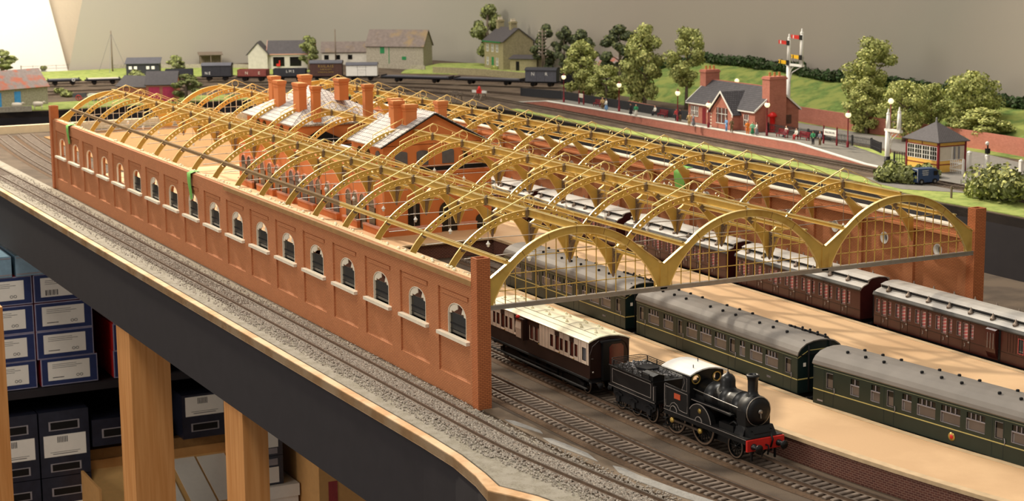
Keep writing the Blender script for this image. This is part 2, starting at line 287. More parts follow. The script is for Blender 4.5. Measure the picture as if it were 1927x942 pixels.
F=np.array([(0,2,4),(2,1,4),(1,3,4),(3,0,4),(2,0,5),(1,2,5),(3,1,5),(0,3,5)]); F=(F[None]+6*np.arange(N)[:,None,None]).reshape(-1,3)
m=MB('stone_a'); m.raw(V,F); o=one('ballast',m,'grey stone ballast packed round the track outside the brick wall','ballast'); o['kind']='stuff'
# ------------------------------------------------------------------ tracks
SLP=MB('sleeper'); SLP.loft([[(-.17,y,.03),(.17,y,.03),(.17,y,z),(.12,y,z+.05),(-.12,y,z+.05),(-.17,y,z)] for y,z in ((-1.36,.1),(-1.28,.16),(1.28,.16),(1.36,.1))])
SLM=SLP.mesh('sleeper')
def track(label,yf,x0,x1,indiv=0,nearx=None,cork=True,p=.62,dx=2,z=0,rx=None):
    t=T('railway_track',label,'track',(x0,yf(x0),z))
    n=max(2,int((x1-x0)/dx)); X=[x0+(x1-x0)*i/n for i in range(n+1)]
    def slope(x): return (yf(x+.2)-yf(x-.2))/.4
    for sd in (-1,1):
        m=MB('rail_side'); R=[]
        for x in X:
            s=slope(x); L=math.hypot(1,s); nx,ny=-s/L,1/L; y=yf(x)
            R.append([(x+nx*(sd*.825+a),y+ny*(sd*.825+a),z+b) for a,b in ((-.1,.2),(.1,.2),(.035,.24),(.045,.37),(-.045,.37),(-.035,.24))])
        m.loft(R); m.use('rail'); m.loft([[(p[4][0],p[4][1],z+.371),(p[3][0],p[3][1],z+.371),(p[3][0],p[3][1],z+.4),(p[4][0],p[4][1],z+.4)] for p in R]); P('rail',m,t,True)
    if cork:
        m=MB('cork'); m.loft([[(x,yf(x)+a,z+b) for a,b in ((-1.85,.0),(1.85,.0),(1.6,.07),(-1.6,.07))] for x in X]); P('underlay',m,t,True)
    S=[]; x=x0+.3
    while x<x1-.2: S.append(x); x+=p
    if nearx is None: nearx=x1
    S.sort(key=lambda x:abs(nearx-x)); rest=MB('sleeper')
    for i,x in enumerate(S):
        if i<indiv: PI('sleeper',SLM,t,(x-x0,yf(x)-yf(x0),0),math.atan(slope(x)))
        else: rest.T=Matrix.Translation((x,yf(x),z))@Matrix.Rotation(math.atan(slope(x)),4,'Z'); rest.add(SLP.v,SLP.f)
    if rest.v: rest.T=None; P('sleepers',rest,t,True,kind='stuff')
    return t
track('single ballasted track running outside the long brick wall',t1y,-180,42,100,20,cork=False)
T2=lambda x:3.82+cv(x); T3=lambda x:8.85+cv(x); T4=lambda x:19.2+cv(x); T5=lambda x:23.9+cv(x); T6=lambda x:36.65+cv(x); T7=lambda x:40.4+cv(x)
track('empty bare track between the ballasted track and the black engine',T2,-52,46,95,20)
track('track the black steam engine and cream coach stand on',T3,-52,46,80,24)
track('track under the green coaches between the two platforms',T4,-51,46)
track('empty track hidden behind the green coaches',T5,-51,46)
track('track under the maroon coaches beside the far platform',T6,-80,46)
track('empty track against the inside of the far brick wall',T7,-80,46)
for y,lab in ((3.7,'nearer plain track leaving the far end of the shed'),(7.2,'farther plain track leaving the far end of the shed')): track(lab,lambda x,y=y:y+.0016*max(0,-x-125)**2*.5,-182,-121)
# ------------------------------------------------------------------ platforms inside the shed
def slab(name,label,near,far,zt,xs,edge='edging',brk='dark_brick'):
    t=T(name,label,'platform',(xs[-1],near(xs[-1]),0)); nf=[(x,near(x)) for x in xs]; ff=[(x,far(x)) for x in xs]
    P('surface',MB('tan').prism([(x,y+.45) for x,y in nf]+[(x,y-.4) for x,y in ff[::-1]],'z',zt-.16,zt),t,True)
    P('edging',MB(edge).prism([(x,y-.12) for x,y in nf]+[(x,y+.45) for x,y in nf[::-1]],'z',zt-.2,zt+.03),t,True)
    P('edging',MB(edge).prism([(x,y-.4) for x,y in ff]+[(x,y+.1) for x,y in ff[::-1]],'z',zt-.2,zt+.03),t,True)
    P('brick_face',MB(brk).prism(nf+ff[::-1],'z',0,zt-.2),t,True); return t
XS=[-52.4,-40,-20,0,8]+list(range(10,62,3))
slab('platform','narrow tan platform between the black engine and the green coaches',lambda x:11.2+cv(x),lambda x:17.2+cv(x),1.6,XS)
slab('platform','wide tan platform between the green and the maroon coaches',lambda x:27.2+cv(x),lambda x:34.4+cv(x),1.6,XS)
t=T('concourse','broad tan floor round the brick station building inside the shed','platform',(-85,20,0))
P('surface',MB('carton_dark').box(-178,11.8,0,-122,45,.14),t,True)
P('surface',MB('tan').box(-119.4,1.1,1.45,-78,42,1.6).box(-78,11.2,1.45,-52.4,34.4,1.6),t,True)
P('surface',MB('tan').prism([(-78.1,1.1),(-56,1.1),(-56,11.2),(-78.1,11.2)],'z',1.3,1.59),t,True)
P('edging',MB('edging').box(-52.8,17.4,1.45,-52.3,27.2,1.63),t,True)
P('end_wall',MB('dark_brick').prism([(-119.2,1.2),(-78.2,1.2),(-78.2,11.3),(-52.6,11.3),(-52.6,34.3),(-79.2,34.3),(-79.2,41.9),(-119.2,41.9)],'z',0,1.45),t,True)
# ------------------------------------------------------------------ long brick side walls of the shed
BAY=6.63; NB=18
def archpoly(cx,hw,z0,zs,rise,n=10): return [(cx-hw,z0),(cx+hw,z0)]+[(cx+hw*cos(t),zs+rise*sin(t)) for t in [pi*i/n for i in range(n+1)]]
def pillar(m,x0,y0,x1,y1,z):
    m.box(x0,y0,0,x1,y1,z-.5); r=.13
    m.prism([(x0,y0),(x1,y0),(x1,y1),(x0,y1)],'z',z-.5,z,[[(x0+r,y0+r),(x0+r,y1-r),(x1-r,y1-r),(x1-r,y0+r)]])
t=T('brick_wall','long orange brick shed wall with a row of white-silled arched windows','wall',(-60,.5,0))
m=MB('wall_brick'); xc=[-4.05-BAY*i for i in range(NB)]
m.prism([(-120.6,0),(-.9,0),(-.9,8.6),(-120.6,8.6)],'y',.2,.34,[[(c-2.55,1.42),(c-2.55,7.42),(c+2.45,7.42),(c+2.45,1.42)] for c in xc])
m.prism([(-120.6,0),(-.9,0),(-.9,8.6),(-120.6,8.6)],'y',.34,.8,[archpoly(c+.2,1.45,4.3,5.75,.85)[::-1] for c in xc])
for c in xc:
    m.prism([(.2,1.36),(.34,1.36),(.34,1.56)],'x',c-2.5,c+2.4)                       # weathered foot of each panel
    m.box(c-2.1,.27,7.0,c+2.0,.34,7.3)                                            # shallow string course over each window
P('wall_body',m,t,True)
for nm,x0,x1 in (('far',-121.5,-120.6),('near',-.9,0)):
    m=MB('pillar_brick'); pillar(m,x0,0,x1,1.0,10.3); P('end_pillar',m,t,True)
SILL=MB('ivory').box(-2.45,-.22,-.12,2.4,.2,.12).mesh('window_sill')
m=MB('ivory'); r=archpoly(0,1.45,0,1.45,.85); r2=archpoly(0,1.395,0,1.45,.8); m.prism(r,'y',-.02,.16,[r2[::-1]])
TRIM=m.mesh('window_lining')
m=MB('ivory'); a=[(1.36*cos(q),1.45+.78*sin(q)) for q in [pi*i/10 for i in range(11)]]
b=[(1.0*cos(q),1.47+.3*sin(q)+.1*sin(5*q)) for q in [pi*i/10 for i in range(11)]]
for i in range(10):
    if i not in (3,4): m.prism([a[i],a[i+1],b[i+1],b[i]],'y',.04,.1)
HEAD=m.mesh('torn_window_head')
m=MB('win_dark').box(-1.4,.14,0,1.4,.18,1.5); m.use('matt_black'); m.box(-1.4,.11,.66,1.4,.14,.76).box(-1.4,.11,.3,1.4,.14,.34)
DARK=m.mesh('dark_glazing')
for i,c in enumerate(xc):
    PI('window_sill',SILL,t,(c-(-60),.16-.5,4.2)); PI('window_lining',TRIM,t,(c+.2+60,.34-.5,4.3))
    if i<13: PI('dark_glazing',DARK,t,(c+.2+60,.36-.5,4.3))
    if i<12 and i not in (10,): PI('torn_window_head',HEAD,t,(c+.2+60,.34-.5,4.3))
P('coping',MB('tan').box(-120.6,.42,8.6,-.9,.95,8.7),t,True)
P('coping_board',MB('carton_dark').box(-53,-.02,8.3,-.9,.18,8.66),t,True)
m=MB('cream')
for i in range(170):
    x=random.uniform(-78,-1.2) if random.random()<.8 else random.uniform(-118,-78); s=random.uniform(.04,.1) if random.random()<.7 else random.uniform(.1,.19)
    m.ball((x,random.uniform(.6,.9),8.7+s*.4),s,6,(1.3,.8,.8))
P('glue_crumbs',m,t,True,kind='stuff')
t=T('brick_wall','far orange brick shed wall with round white-rimmed openings behind the maroon coaches','wall',(-60,42.7,0))
m=MB('wall_brick'); xr=[-4.55-BAY*i for i in range(NB)]
def circ(c,z,r,n=18): return [(c+r*cos(2*pi*i/n),z+r*sin(2*pi*i/n)) for i in range(n)]
m.prism([(-120.6,0),(-.9,0),(-.9,8.55),(-120.6,8.55)],'y',42.3,42.55,[[(c-2.7,.9),(c-2.7,7.75),(c+2.7,7.75),(c+2.7,.9)] for c in xr])
m.prism([(-120.6,0),(-.9,0),(-.9,8.55),(-120.6,8.55)],'y',42.55,43.0,[circ(c,6.4,.5)[::-1] for c in xr])
P('wall_body',m,t,True)
for x0,x1 in ((-121.5,-120.6),(-.9,0)): m=MB('pillar_brick'); pillar(m,x0,42.27,x1,43.3,10.3); P('end_pillar',m,t,True)
RIM=MB('white').lathe([(.5,.0),(.5,.42),(.38,.42),(.38,.0),(.5,0)],(0,0,0),20,'y').mesh('opening_rim')
for c in xr: PI('opening_rim',RIM,t,(c+60,42.5-42.7,6.4))
P('coping',MB('ivory').box(-120.6,42.2,8.55,-.9,43.1,8.68),t,True)
P('moulding',MB('wall_plain').box(-120.6,42.16,7.82,-.9,42.3,8.02),t,True)
# strips of green masking tape hung over the walls
def tape(label,x,y,z,w,drop,side=-1):
    m=MB('tape'); rows=[]
    for i in range(9):
        f=i/8; zz=z+.06-drop*max(0,f-.2)/.8; yy=y+(-side*.9*(1-f/.2) if f<.2 else side*(.05+.1*sin(f*5)*f)); tw=w/2*(1-.25*f*f)
        rows.append([(x-tw+.25*f*f,yy,zz),(x+.1*f,yy+side*.06*f,zz-.05*f),(x+tw+.1*f,yy,zz+.06*f)])
    m.sheet(rows); m.sheet([[(p[0],p[1]-side*.02,p[2]) for p in r] for r in rows]); return one('masking_tape',m,label,'tape',(x,y,z),w=True)
tape('long green masking tape strip hanging over the long wall above its ninth window',-64.4+.9,.05,8.72,1.15,2.7)
tape('small green masking tape strip on the long wall beside the far end pillar',-112.2,.05,8.72,1.2,2.3)
tape('green masking tape strip hanging inside the far wall with the round openings',-42.0,42.16,8.7,2.0,3.2)
# ------------------------------------------------------------------ brass roof framework
YC=(7.6,21.4,35.2); RX=[-7.09-6.614*k for k in range(17)]; Z0=4.5; RI=6.9; RO=7.31
RT=(-60,21.4,7.0); rf=T('shed_roof_frame','three-span brass roof framework of pierced arched ribs over the shed','roof frame',RT)
def rel(x,y,z): return (x-RT[0],y-RT[1],z-RT[2])
def ribpoly(ri,ro,n=24,yi=6.5,yo=4.9):
    ai=math.acos(yi/ri); ao=math.acos(yo/ro)
    inn=arc(0,Z0,ri,ai,pi-ai,n); out=arc(0,Z0,ro,pi-ao,ao,n)
    return inn,out,[(6.9,6.8)]+inn+[(-6.9,6.8),(-6.9,8.62),(-6.6,8.75)]+out+[(6.6,8.75),(6.9,8.62)]
RI,RO=7.1,7.54; inn,out,pl=ribpoly(RI,RO,24,6.72,5.7); holes=[]
for i in range(-13,14):
    if abs(i)<1: continue
    a=pi/2+i*.062; r=.115 if i%3 else .075; rm=(RI+RO)/2; c=(rm*cos(a),Z0+rm*sin(a)); holes.append([(c[0]+r*cos(q),c[1]+r*sin(q)) for q in [-2*pi*k/8 for k in range(8)]])
m=MB('brass').prism(pl,'x',-.035,.035,holes)
def flange(m,pts,d,w,t):     # lip along an edge, d=+1 outward
    rows=[]
    for i,p in enumerate(pts):
        a=pts[max(0,i-1)]; b=pts[min(len(pts)-1,i+1)]; tx,tz=b[0]-a[0],b[1]-a[1]; L=math.hypot(tx,tz); nx,nz=tz/L*d,-tx/L*d
        rows.append([(-w,p[0],p[1]),(w,p[0],p[1]),(w,p[0]+nx*t,p[1]+nz*t),(-w,p[0]+nx*t,p[1]+nz*t)])
    m.loft(rows)
m.use('brass_bright'); flange(m,inn,-1,.06,.03); flange(m,[(-6.9,8.62)]+out+[(6.9,8.62)],-1,.06,.03)
m.use('solder')
for sy in (-1,1):
    for d in (-.07,.04): m.prism([(sy*5.0,10.1),(sy*4.75,9.85),(sy*5.15,9.45),(sy*5.45,9.7)],'x',d,d+.03)

RIB=m.mesh('arched_rib')

lo_=arc(0,Z0,RO,math.pi-math.acos(6.75/RO),math.acos(5.7/RO),26); m=MB('brass').prism(inn+[(-6.9,6.95)]+lo_+[(6.7,8.75),(6.9,8.62),(6.9,6.8)],'x',-.035,.035,holes); m.use('brass_bright'); flange(m,inn,-1,.06,.03); flange(m,lo_+[(6.9,8.62)],-1,.06,.03)
m.use('solder'); [m.prism([(-5.0,10.1),(-4.75,9.85),(-5.15,9.45),(-5.45,9.7)],'x',d,d+.03) for d in (-.07,.04)]; RIBW=m.mesh('arched_rib')
m=MB('solder'); m.box(-.16,-.28,11.5,.16,.28,12.06).box(-.2,-.2,12.06,.2,.2,12.12); m.ball((0,-.1,12.14),.1,8); m.ball((.1,.16,11.55),.1,8); JOINT=m.mesh('ridge_joint')
m=MB('brass_bright'); R=[(0,.42*cos(q),12.6+.42*sin(q)) for q in [2*pi*k/20 for k in range(20)]]; m.tube(R,.035,5,True)
m.prism([(-.0,13.08),(-.05,13.14),(-3.6,11.58),(-3.6,11.5)],'x',-.05,.05); m.tube([(0,0,13.11),(0,3.6,11.52),(0,3.6,11.05)],.03,5); m.tube([(0,-3.6,11.5),(0,-3.6,11.05)],.03,5)
for y in (-2.1,2.1): m.tube([(0,y+.17*cos(q),11.92+.17*sin(q)) for q in [2*pi*k/12 for k in range(12)]],.025,4,True)
m.tube([(0,-.42,12.5),(0,-.1,12.1)],.03,4); LANT=m.mesh('ventilator_frame')
m=MB('steel').tube([(0,-5.15,8.95),(0,0,9.02),(0,5.15,8.95)],.035,5); m.tube([(0,0,11.3),(0,0,8.75)],.022,4); m.ball((0,-.6,9.01),.06,6,(1,3,1)); TIE=m.mesh('tie_rod')
m=MB('lamp_white').lathe([(.02,.4),(.06,.36),(.07,.28),(.15,.22),(.16,.13),(.1,.09),(.1,0),(.06,-.06),(.0,-.07)],(0,0,8.4),12); LAMPM=m.mesh('pendant_lamp')
m=MB('solder'); m.prism([(0,7.0),(.0,8.7),(1.25,8.7),(1.25,8.5),(.75,8.25),(.35,7.6),(.12,7.0)],'y',-.1,.1,[[(.2,8.5),(.75,8.5),(.5,8.25),(.2,7.95)][::-1]])
m.use('brass'); m.tube([(.35+.2*cos(q),0,8.2+.2*sin(q)) for q in [2*pi*k/10 for k in range(10)]],.03,4,True)
m.use('solder').lathe([(.0,6.5),(.1,6.62),(.14,6.9),(.1,7.1)],(0,0,0),8); BRK=m.mesh('spandrel_bracket')
m=MB('matt_black').box(-2.1,-.16,8.6,1.9,.16,8.64); m.use('brass').box(-2.3,-.26,8.5,-2.1,.26,8.66).box(1.9,-.26,8.5,2.1,.26,8.66).box(-2.3,.16,8.52,2.1,.26,8.7).box(-2.3,-.26,8.52,2.1,-.16,8.7); TRAY=m.mesh('valley_tray')
for x in RX:
    for y in YC:
        for nm,me in (('arched_rib',RIB),('ridge_joint',JOINT),('ventilator_frame',LANT),('tie_rod',TIE),('pendant_lamp',LAMPM)):
            zz=0
            if nm=='pendant_lamp' and y>40: continue
            PI(nm,RIBW if (me is RIB and y<10) else me,rf,rel(x,y,zz))
    for y in (14.5,28.3): PI('spandrel_bracket',BRK,rf,rel(x,y,0)); PI('valley_tray',TRAY,rf,rel(x+3.2,y,0))
def ibeam(y,z,x0,x1,h,w,name,m1='brass',m2='brass_bright'):
    m=MB(m1).box(x0,y-.05,z-h/2,x1,y+.05,z+h/2); m.use(m2).box(x0,y-w/2,z+h/2-.05,x1,y+w/2,z+h/2).box(x0,y-w/2,z-h/2,x1,y+w/2,z-h/2+.05); P(name,m,rf,True)
for y in YC:
    ibeam(y,11.85,-119.5,-.2,.55,.3,'ridge_purlin')
    for d in (-5.25,5.25):
        ibeam(y+d,9.86,-119.5,-30 if d<0 and y<10 else -.2,.3,.26,'haunch_purlin',*(('old_brass','old_brass') if d<0 and y<10 else ()))
    if y<10: ibeam(y-5.25,9.86,-30,-.2,.3,.26,'haunch_purlin')
def screen(x,bz):
    inn,out,pl=ribpoly(6.9,7.36); e=MB('brass').prism(pl,'x',-.06,.06); e.use('brass_bright'); flange(e,inn,-1,.1,.04); flange(e,[(-6.9,8.62)]+out+[(6.9,8.62)],-1,.14,.04)
    e.use('carton_dark')
    for i in (2,7,12,17,22): 
        a=math.acos(4.9/7.36)+ (pi-2*math.acos(4.9/7.36))*i/24; e.tube([(.07,6.92*cos(a),Z0+6.92*sin(a)),(.07,7.36*cos(a),Z0+7.36*sin(a))],.02,4)
    me=e.mesh('screen_arch')
    for y in YC: PI('screen_arch',me,rf,rel(x,y,0))
    m=MB('steel').box(x-.12,.95,6.78,x+.12,42.2,7.02); m.box(x-.16,.95,6.98,x+.16,42.2,7.06).box(x-.16,.95,6.74,x+.16,42.2,6.8); P('screen_beam',m,rf,True)
    m=MB(bz)
    for y in YC:
        d=-6.2
        while d<6.3: 
            zt=Z0+math.sqrt(max(.1,6.9**2-d*d)); m.box(x-.03,y+d-.026,7.0,x+.03,y+d+.026,zt); d+=.775
        for z in (7.95,9.05,10.15):
            hw=math.sqrt(6.9**2-(z-Z0)**2); m.box(x-.03,y-hw,z-.026,x+.03,y+hw,z+.026)
    P('glazing_bars',m,rf,True)
    if bz=='ivory': return
    m=MB('brass')
    for y in (14.5,28.3): m.box(x-.1,y-.28,6.85,x+.12,y+.28,8.66)
    P('valley_post',m,rf,True)
screen(-.17,'brass'); screen(-119.7,'ivory')
# ------------------------------------------------------------------ brick station building inside the shed
st=T('station_building','large orange brick station building with slate roofs and tall chimneys inside the shed','building',(-80,24,1.6))
def win(name,m,pts,ax,a,b): m.prism(pts,ax,a,b)
m=MB('orange_plain'); m.box(-102.5,18.1,1.6,-58.2,29.9,7.75); P('ground_storey',m,st,True)
m=MB('orange_plain'); m.box(-66.4,18.1,7.9,-58.2,29.2,10.55); m.prism([(18.1,10.5),(23.65,13.42),(29.2,10.5)],'x',-66.4,-58.2); P('front_block',m,st,True)
m=MB('orange_plain'); m.box(-99,18.1,7.75,-82.6,29.3,10.35); P('main_block',m,st,True)
m=MB('orange_plain'); m.box(-58.25,18.0,7.5,-58.05,30,7.75).box(-102.5,17.95,7.5,-58.05,18.1,7.75); m.use('pink_trim').box(-58.25,17.95,7.74,-58.0,30.0,7.82); P('cornice',m,st,True)
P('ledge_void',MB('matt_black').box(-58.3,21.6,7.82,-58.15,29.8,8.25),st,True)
m=MB('pink_trim')
for x0,x1 in ((-102,-97),(-95.5,-90),(-88.4,-83.5),(-81.8,-77),(-75.4,-70.2),(-68.6,-64.6),(-63,-58)): m.box(x0,17.7,2.25,x1,18.12,2.42)
m.box(-58.25,18,2.25,-57.8,24.2,2.42).box(-58.25,25.95,2.25,-57.8,28.1,2.42).box(-58.25,29.35,2.25,-57.8,30.1,2.42)
m.use('orange_plain')
for x0,x1 in ((-102,-97),(-95.5,-90),(-88.4,-83.5),(-81.8,-77),(-75.4,-70.2),(-68.6,-64.6),(-63,-58)): m.box(x0,17.75,1.6,x1,18.12,2.26)
m.box(-58.25,17.75,1.6,-57.85,24.15,2.26).box(-58.25,26,1.6,-57.85,28.05,2.26).box(-58.25,29.4,1.6,-57.85,30.1,2.26); P('plinth',m,st,True)
# roofs
def roofslab(m,a,b,c,d,t=.14):
    n=(Vector(b)-Vector(a)).cross(Vector(d)-Vector(a)).normalized()
    if n.z<0: n=-n
    q=[Vector(p)+n*t for p in (a,b,c,d)]; m.loft([[a,b,c,d],[tuple(p) for p in q]])
m=MB('slate'); roofslab(m,(-66.6,17.7,10.42),(-57.8,17.7,10.42),(-57.8,23.65,13.55),(-66.6,23.65,13.55)); roofslab(m,(-66.6,29.6,10.42),(-57.8,29.6,10.42),(-57.8,23.65,13.55),(-66.6,23.65,13.55))
m.use('matt_black')
for y0,z0 in ((17.7,10.42),(29.6,10.42)): m.tube([(-57.78,y0,z0),(-57.78,23.65,13.55)],.07,4)
P('front_roof',m,st,True)
m=MB('slate'); A,B,C,D=(-99.4,17.6,10.3),(-82.3,17.6,10.3),(-82.3,29.8,10.3),(-99.4,29.8,10.3); E1,E2=(-93.6,23.7,13.6),(-89.4,23.7,13.6)
def hip(m,ps):
    n=(Vector(ps[1])-Vector(ps[0])).cross(Vector(ps[-1])-Vector(ps[0])).normalized(); n=n if n.z>0 else -n
    q=[tuple(Vector(p)+n*.14) for p in ps]; m.loft([list(ps),q])
hip(m,(A,B,E2,E1)); hip(m,(B,C,E2)); hip(m,(C,D,E1,E2)); hip(m,(D,A,E1)); m.box(-99.3,17.7,10.2,-82.4,29.7,10.32); P('main_roof',m,st,True)
m=MB('matt_black'); m.box(-82.5,18.6,7.75,-66.4,29,8.0); P('link_roof',m,st,True)
m=MB('matt_black'); m.prism([(18.5,8.5),(24.2,8.3),(24.0,8.35),(20.85,9.85)],'x',-82.58,-82.4); P('gable_black_panel',m,st,True)  # plain black triangular panel, the shape of an unbuilt roof
m=MB('white'); m.loft([[(x,y,z),(x,y+.5,z+.02),(x,y+.5,z+.55),(x,y,z+.55)] for x,y,z in ((-77,18.3,8.3),(-73,18.2,8.75),(-70,18.1,9.0),(-67,18.1,9.0),(-64.4,17.95,8.75),(-63.4,17.9,8.6))]); P('white_canopy_edge',m,st,True,label='white curved canopy edge')
# openings, each one its own part
def ap(c,hw,z0,zs,n=8): return archpoly(c,hw,z0,zs,hw,n)
for i,c in enumerate((-97.2,-95.0,-92.9,-90.1,-87.2,-84.25)): P('window',MB('win_dark').prism(ap(c,.55,8.9,9.45),'y',18.02,18.12),st,True)
for c,k in ((-64.2,'win_dark'),(-62.1,'win_dark'),(-59.5,'win_grey')): P('window',MB(k).prism(ap(c,.58,8.95,9.45),'y',18.02,18.12),st,True)
for c,z0,hw,k in ((20.0,8.45,.66,'win_grey'),(22.3,8.48,.62,'win_grey'),(25.1,8.5,.64,'win_grey'),(27.0,8.95,.24,'win_dark'),(27.95,8.95,.22,'win_dark')): 
    P('window',MB(k).prism(archpoly(c,hw,z0,9.75,.2 if hw>.5 else .22,8),'x',-58.24,-58.12),st,True)
g=[(-100.6,1),(-98.6,0),(-96.3,1),(-93.9,0),(-91.4,1),(-89.0,0),(-86.8,1),(-84.3,2),(-82.4,2),(-80.2,2),(-78,2),(-76.0,0),(-73.3,0),(-71.0,2),(-67.4,1),(-65.6,1),(-63.6,1),(-61.2,1)]
for c,k in g:
    P('door_opening' if k==1 else 'window',MB('win_grey' if k==2 else 'win_dark').prism(ap(c,.74,1.65 if k==1 else 2.42,4.5),'y',18.0,18.12),st,True)
    P('arch_trim',MB('pink_trim').prism(archpoly(c,.86,4.2,4.5,.86),'y',17.95,18.11,[archpoly(c,.74,4.2,4.5,.74)[::-1]]),st,True)
for c,hw,z0,zs,ry in ((21.25,.63,2.42,4.62,.02),(25.0,.95,1.65,3.7,.95),(28.75,.66,1.65,2.5,.62)):
    P('door_opening' if z0<2 else 'window',MB('win_dark').prism(archpoly(c,hw,z0,zs,ry),'x',-58.26,-58.1),st,True)
m=MB('steel').box(-58.08,24.98,1.65,-58.04,25.06,4.4).box(-58.08,25.2,1.65,-58.04,25.26,3.4).box(-58.08,21.2,2.45,-58.04,21.27,4.6); P('window_bar',m,st,True)
def chimney(x,y,zb,zt,w=.95,d=.95):
    m=MB('orange_plain').box(x-w/2,y-d/2,zb,x+w/2,y+d/2,zt-.55); m.box(x-w/2-.06,y-d/2-.06,zt-.62,x+w/2+.06,y+d/2+.06,zt-.5).loft([[(x-a,y-b,z),(x+a,y-b,z),(x+a,y+b,z),(x-a,y+b,z)] for a,b,z in ((w/2,d/2,zt-.5),(w/2+.12,d/2+.12,zt-.25),(w/2+.12,d/2+.12,zt))])
    m.use('carton').box(x-w/2,y-d/2,zt,x+w/2,y+d/2,zt+.03); P('chimney',m,st,True)
for x,y,zb,zt,w,d in ((-83.0,20.65,10.4,14.55,.8,.9),(-83.0,26.85,10.4,14.45,.8,.95),(-92.8,20.0,11.3,14.5,1.5,.9),(-86.2,20.0,11.3,14.7,1.9,.9),(-98.5,21.4,10.9,14.55,1.2,1.0),(-97.6,24.9,11.0,14.6,1.2,1.2),(-86.0,24.9,12.6,15.0,1.6,1.1),(-61.0,20.85,11.6,14.72,.9,1.05),(-59.75,21.7,11.9,14.4,.8,1.2),(-64.5,22.2,12.4,14.6,.9,1.1),(-60.4,25.4,12.2,14.5,.9,.95)): chimney(x,y,zb,zt,w,d)
# ------------------------------------------------------------------ wheels and bogies
def wheel_mb(r,spokes=0,m='gloss_black',w=.16):
    b=MB(m); b.lathe([(r*.86,-w/2),(r+.07,-w/2),(r+.07,-w/2+.04),(r,-w/2+.05),(r,w/2),(r*.86,w/2),(r*.86,-w/2)],(0,0,0),28,'y')
    b.use('rail_side').lathe([(r*.9,w/2+.002),(r*1.0,w/2+.003)],(0,0,0),28,'y').lathe([(r*.9,-w/2-.004),(r*1.0,-w/2-.004)],(0,0,0),28,'y'); b.use(m)
    b.lathe([(0,-w*.6),(r*.17,-w*.6),(r*.17,w*.6),(0,w*.6)],(0,0,0),14,'y')
    if spokes:
        for i in range(spokes): t=2*pi*i/spokes; b.tube([(0,0,0),(r*.9*cos(t),0,r*.9*sin(t))],.035,4,cap=False)
    else: b.lathe([(0,-.03),(r*.88,-.03),(r*.88,.03),(0,.03)],(0,0,0),20,'y')
    return b
CWH=wheel_mb(.58).mesh('wheel')
def bogie(t,x,wb=1.55):
    m=MB('matt_black')
    for sy in (-1,1): m.prism([(-wb-.2,.72),(wb+.2,.72),(wb,1.12),(.55,1.3),(-.55,1.3),(-wb,1.12)],'y',sy*1.12-.06,sy*1.12+.06); [m.cbox((sx*wb,sy*1.2,.98),(.42,.16,.42)) for sx in (-1,1)]; m.tube([(-.7,sy*1.2,.75),(0,sy*1.2,.68),(.7,sy*1.2,.75)],.06,5)
    m.box(-.25,-1.1,.9,.25,1.1,1.35); o=P('bogie',m,t); o.location=(x*K,0,0)
    for sx in (-1,1):
        for sy in (-1,1): PI('wheel',CWH,o,(sx*wb,sy*.83,.98))
# ------------------------------------------------------------------ carriages
def coach(label,cat,L,hw,zb,ze,roof,mb_,me_,wins,win_fn,ends='flat',rm='roof_grey',under='matt_black',group=None,extra=None,name='passenger_coach',split=None):
    t=T(name,label,cat,(0,0,0),group=group); h=L/2
    for sy in (-1,1):
        m=MB(mb_); pl=[(-h,zb),(h,zb),(h,ze),(-h,ze)]; hs=[[(a,c),(a,d),(b,d),(b,c)] for a,b,c,d,_ in wins]
        m.prism(pl,'y',sy*hw,sy*(hw-.07),hs)
        if split: m.use(split[0]); [m.box(a,sy*hw,c,b,sy*(hw+.018),d) for a,b,c,d in split[1]]
        P('side',m,t)
        for wv in wins: P('window',win_fn(wv,sy,hw),t)
    for sx in (-1,1):
        m=MB(me_); m.prism([(-hw+.01,zb),(hw-.01,zb)]+roof[::-1],'x',sx*h-.08*sx,sx*h-.005*sx); m.use('matt_black')
        m.box(sx*h-.0*sx,-.48,zb+.1,sx*(h+.22),.48,ze-.15); [m.cyl((sx*(h+.0),y,1.28),(sx*(h+.38),y,1.28),.09,8).cyl((sx*(h+.38),y,1.28),(sx*(h+.42),y,1.28),.2,10) for y in (-.86,.86)]
        P('end_panel',m,t)
    m=MB(rm); e=.06; prof=[(y*(1+e/hw),z) for y,z in roof]; th=[(y*.97,z-.07) for y,z in prof][::-1]
    m.loft([[(x,y,z) for y,z in prof+th] for x in (-h-.06,h+.06)],smooth=False); P('roof',m,t)
    m=MB(under); m.box(-h+.1,-hw+.25,zb-.35,h-.1,hw-.25,zb+.02); m.box(-h+4.8,-hw+.1,zb-.62,h-4.8,-hw+.2,zb-.52); m.box(-h+4.8,hw-.2,zb-.62,h-4.8,hw-.1,zb-.52)
    for x in (-2.2,-.6,1.0,2.3): m.box(x,-1.0,.62,x+1.0,1.0,zb-.3)
    for sy in (-1,1): m.tube([(-h*.5,sy*.9,zb-.3),(-h*.18,sy*.9,.7),(h*.18,sy*.9,.7),(h*.5,sy*.9,zb-.3)],.05,4)
    P('underframe',m,t)
    for sx in (-1,1): bogie(t,sx*(h-3.0))
    if extra: extra(t,h)
    return t
def place(t,xc,yf,z=0):
    s=(yf(xc+3)-yf(xc-3))/6; t.location=(xc*K,yf(xc)*K,z*K); t.rotation_euler=(0,0,math.atan(s)); return t
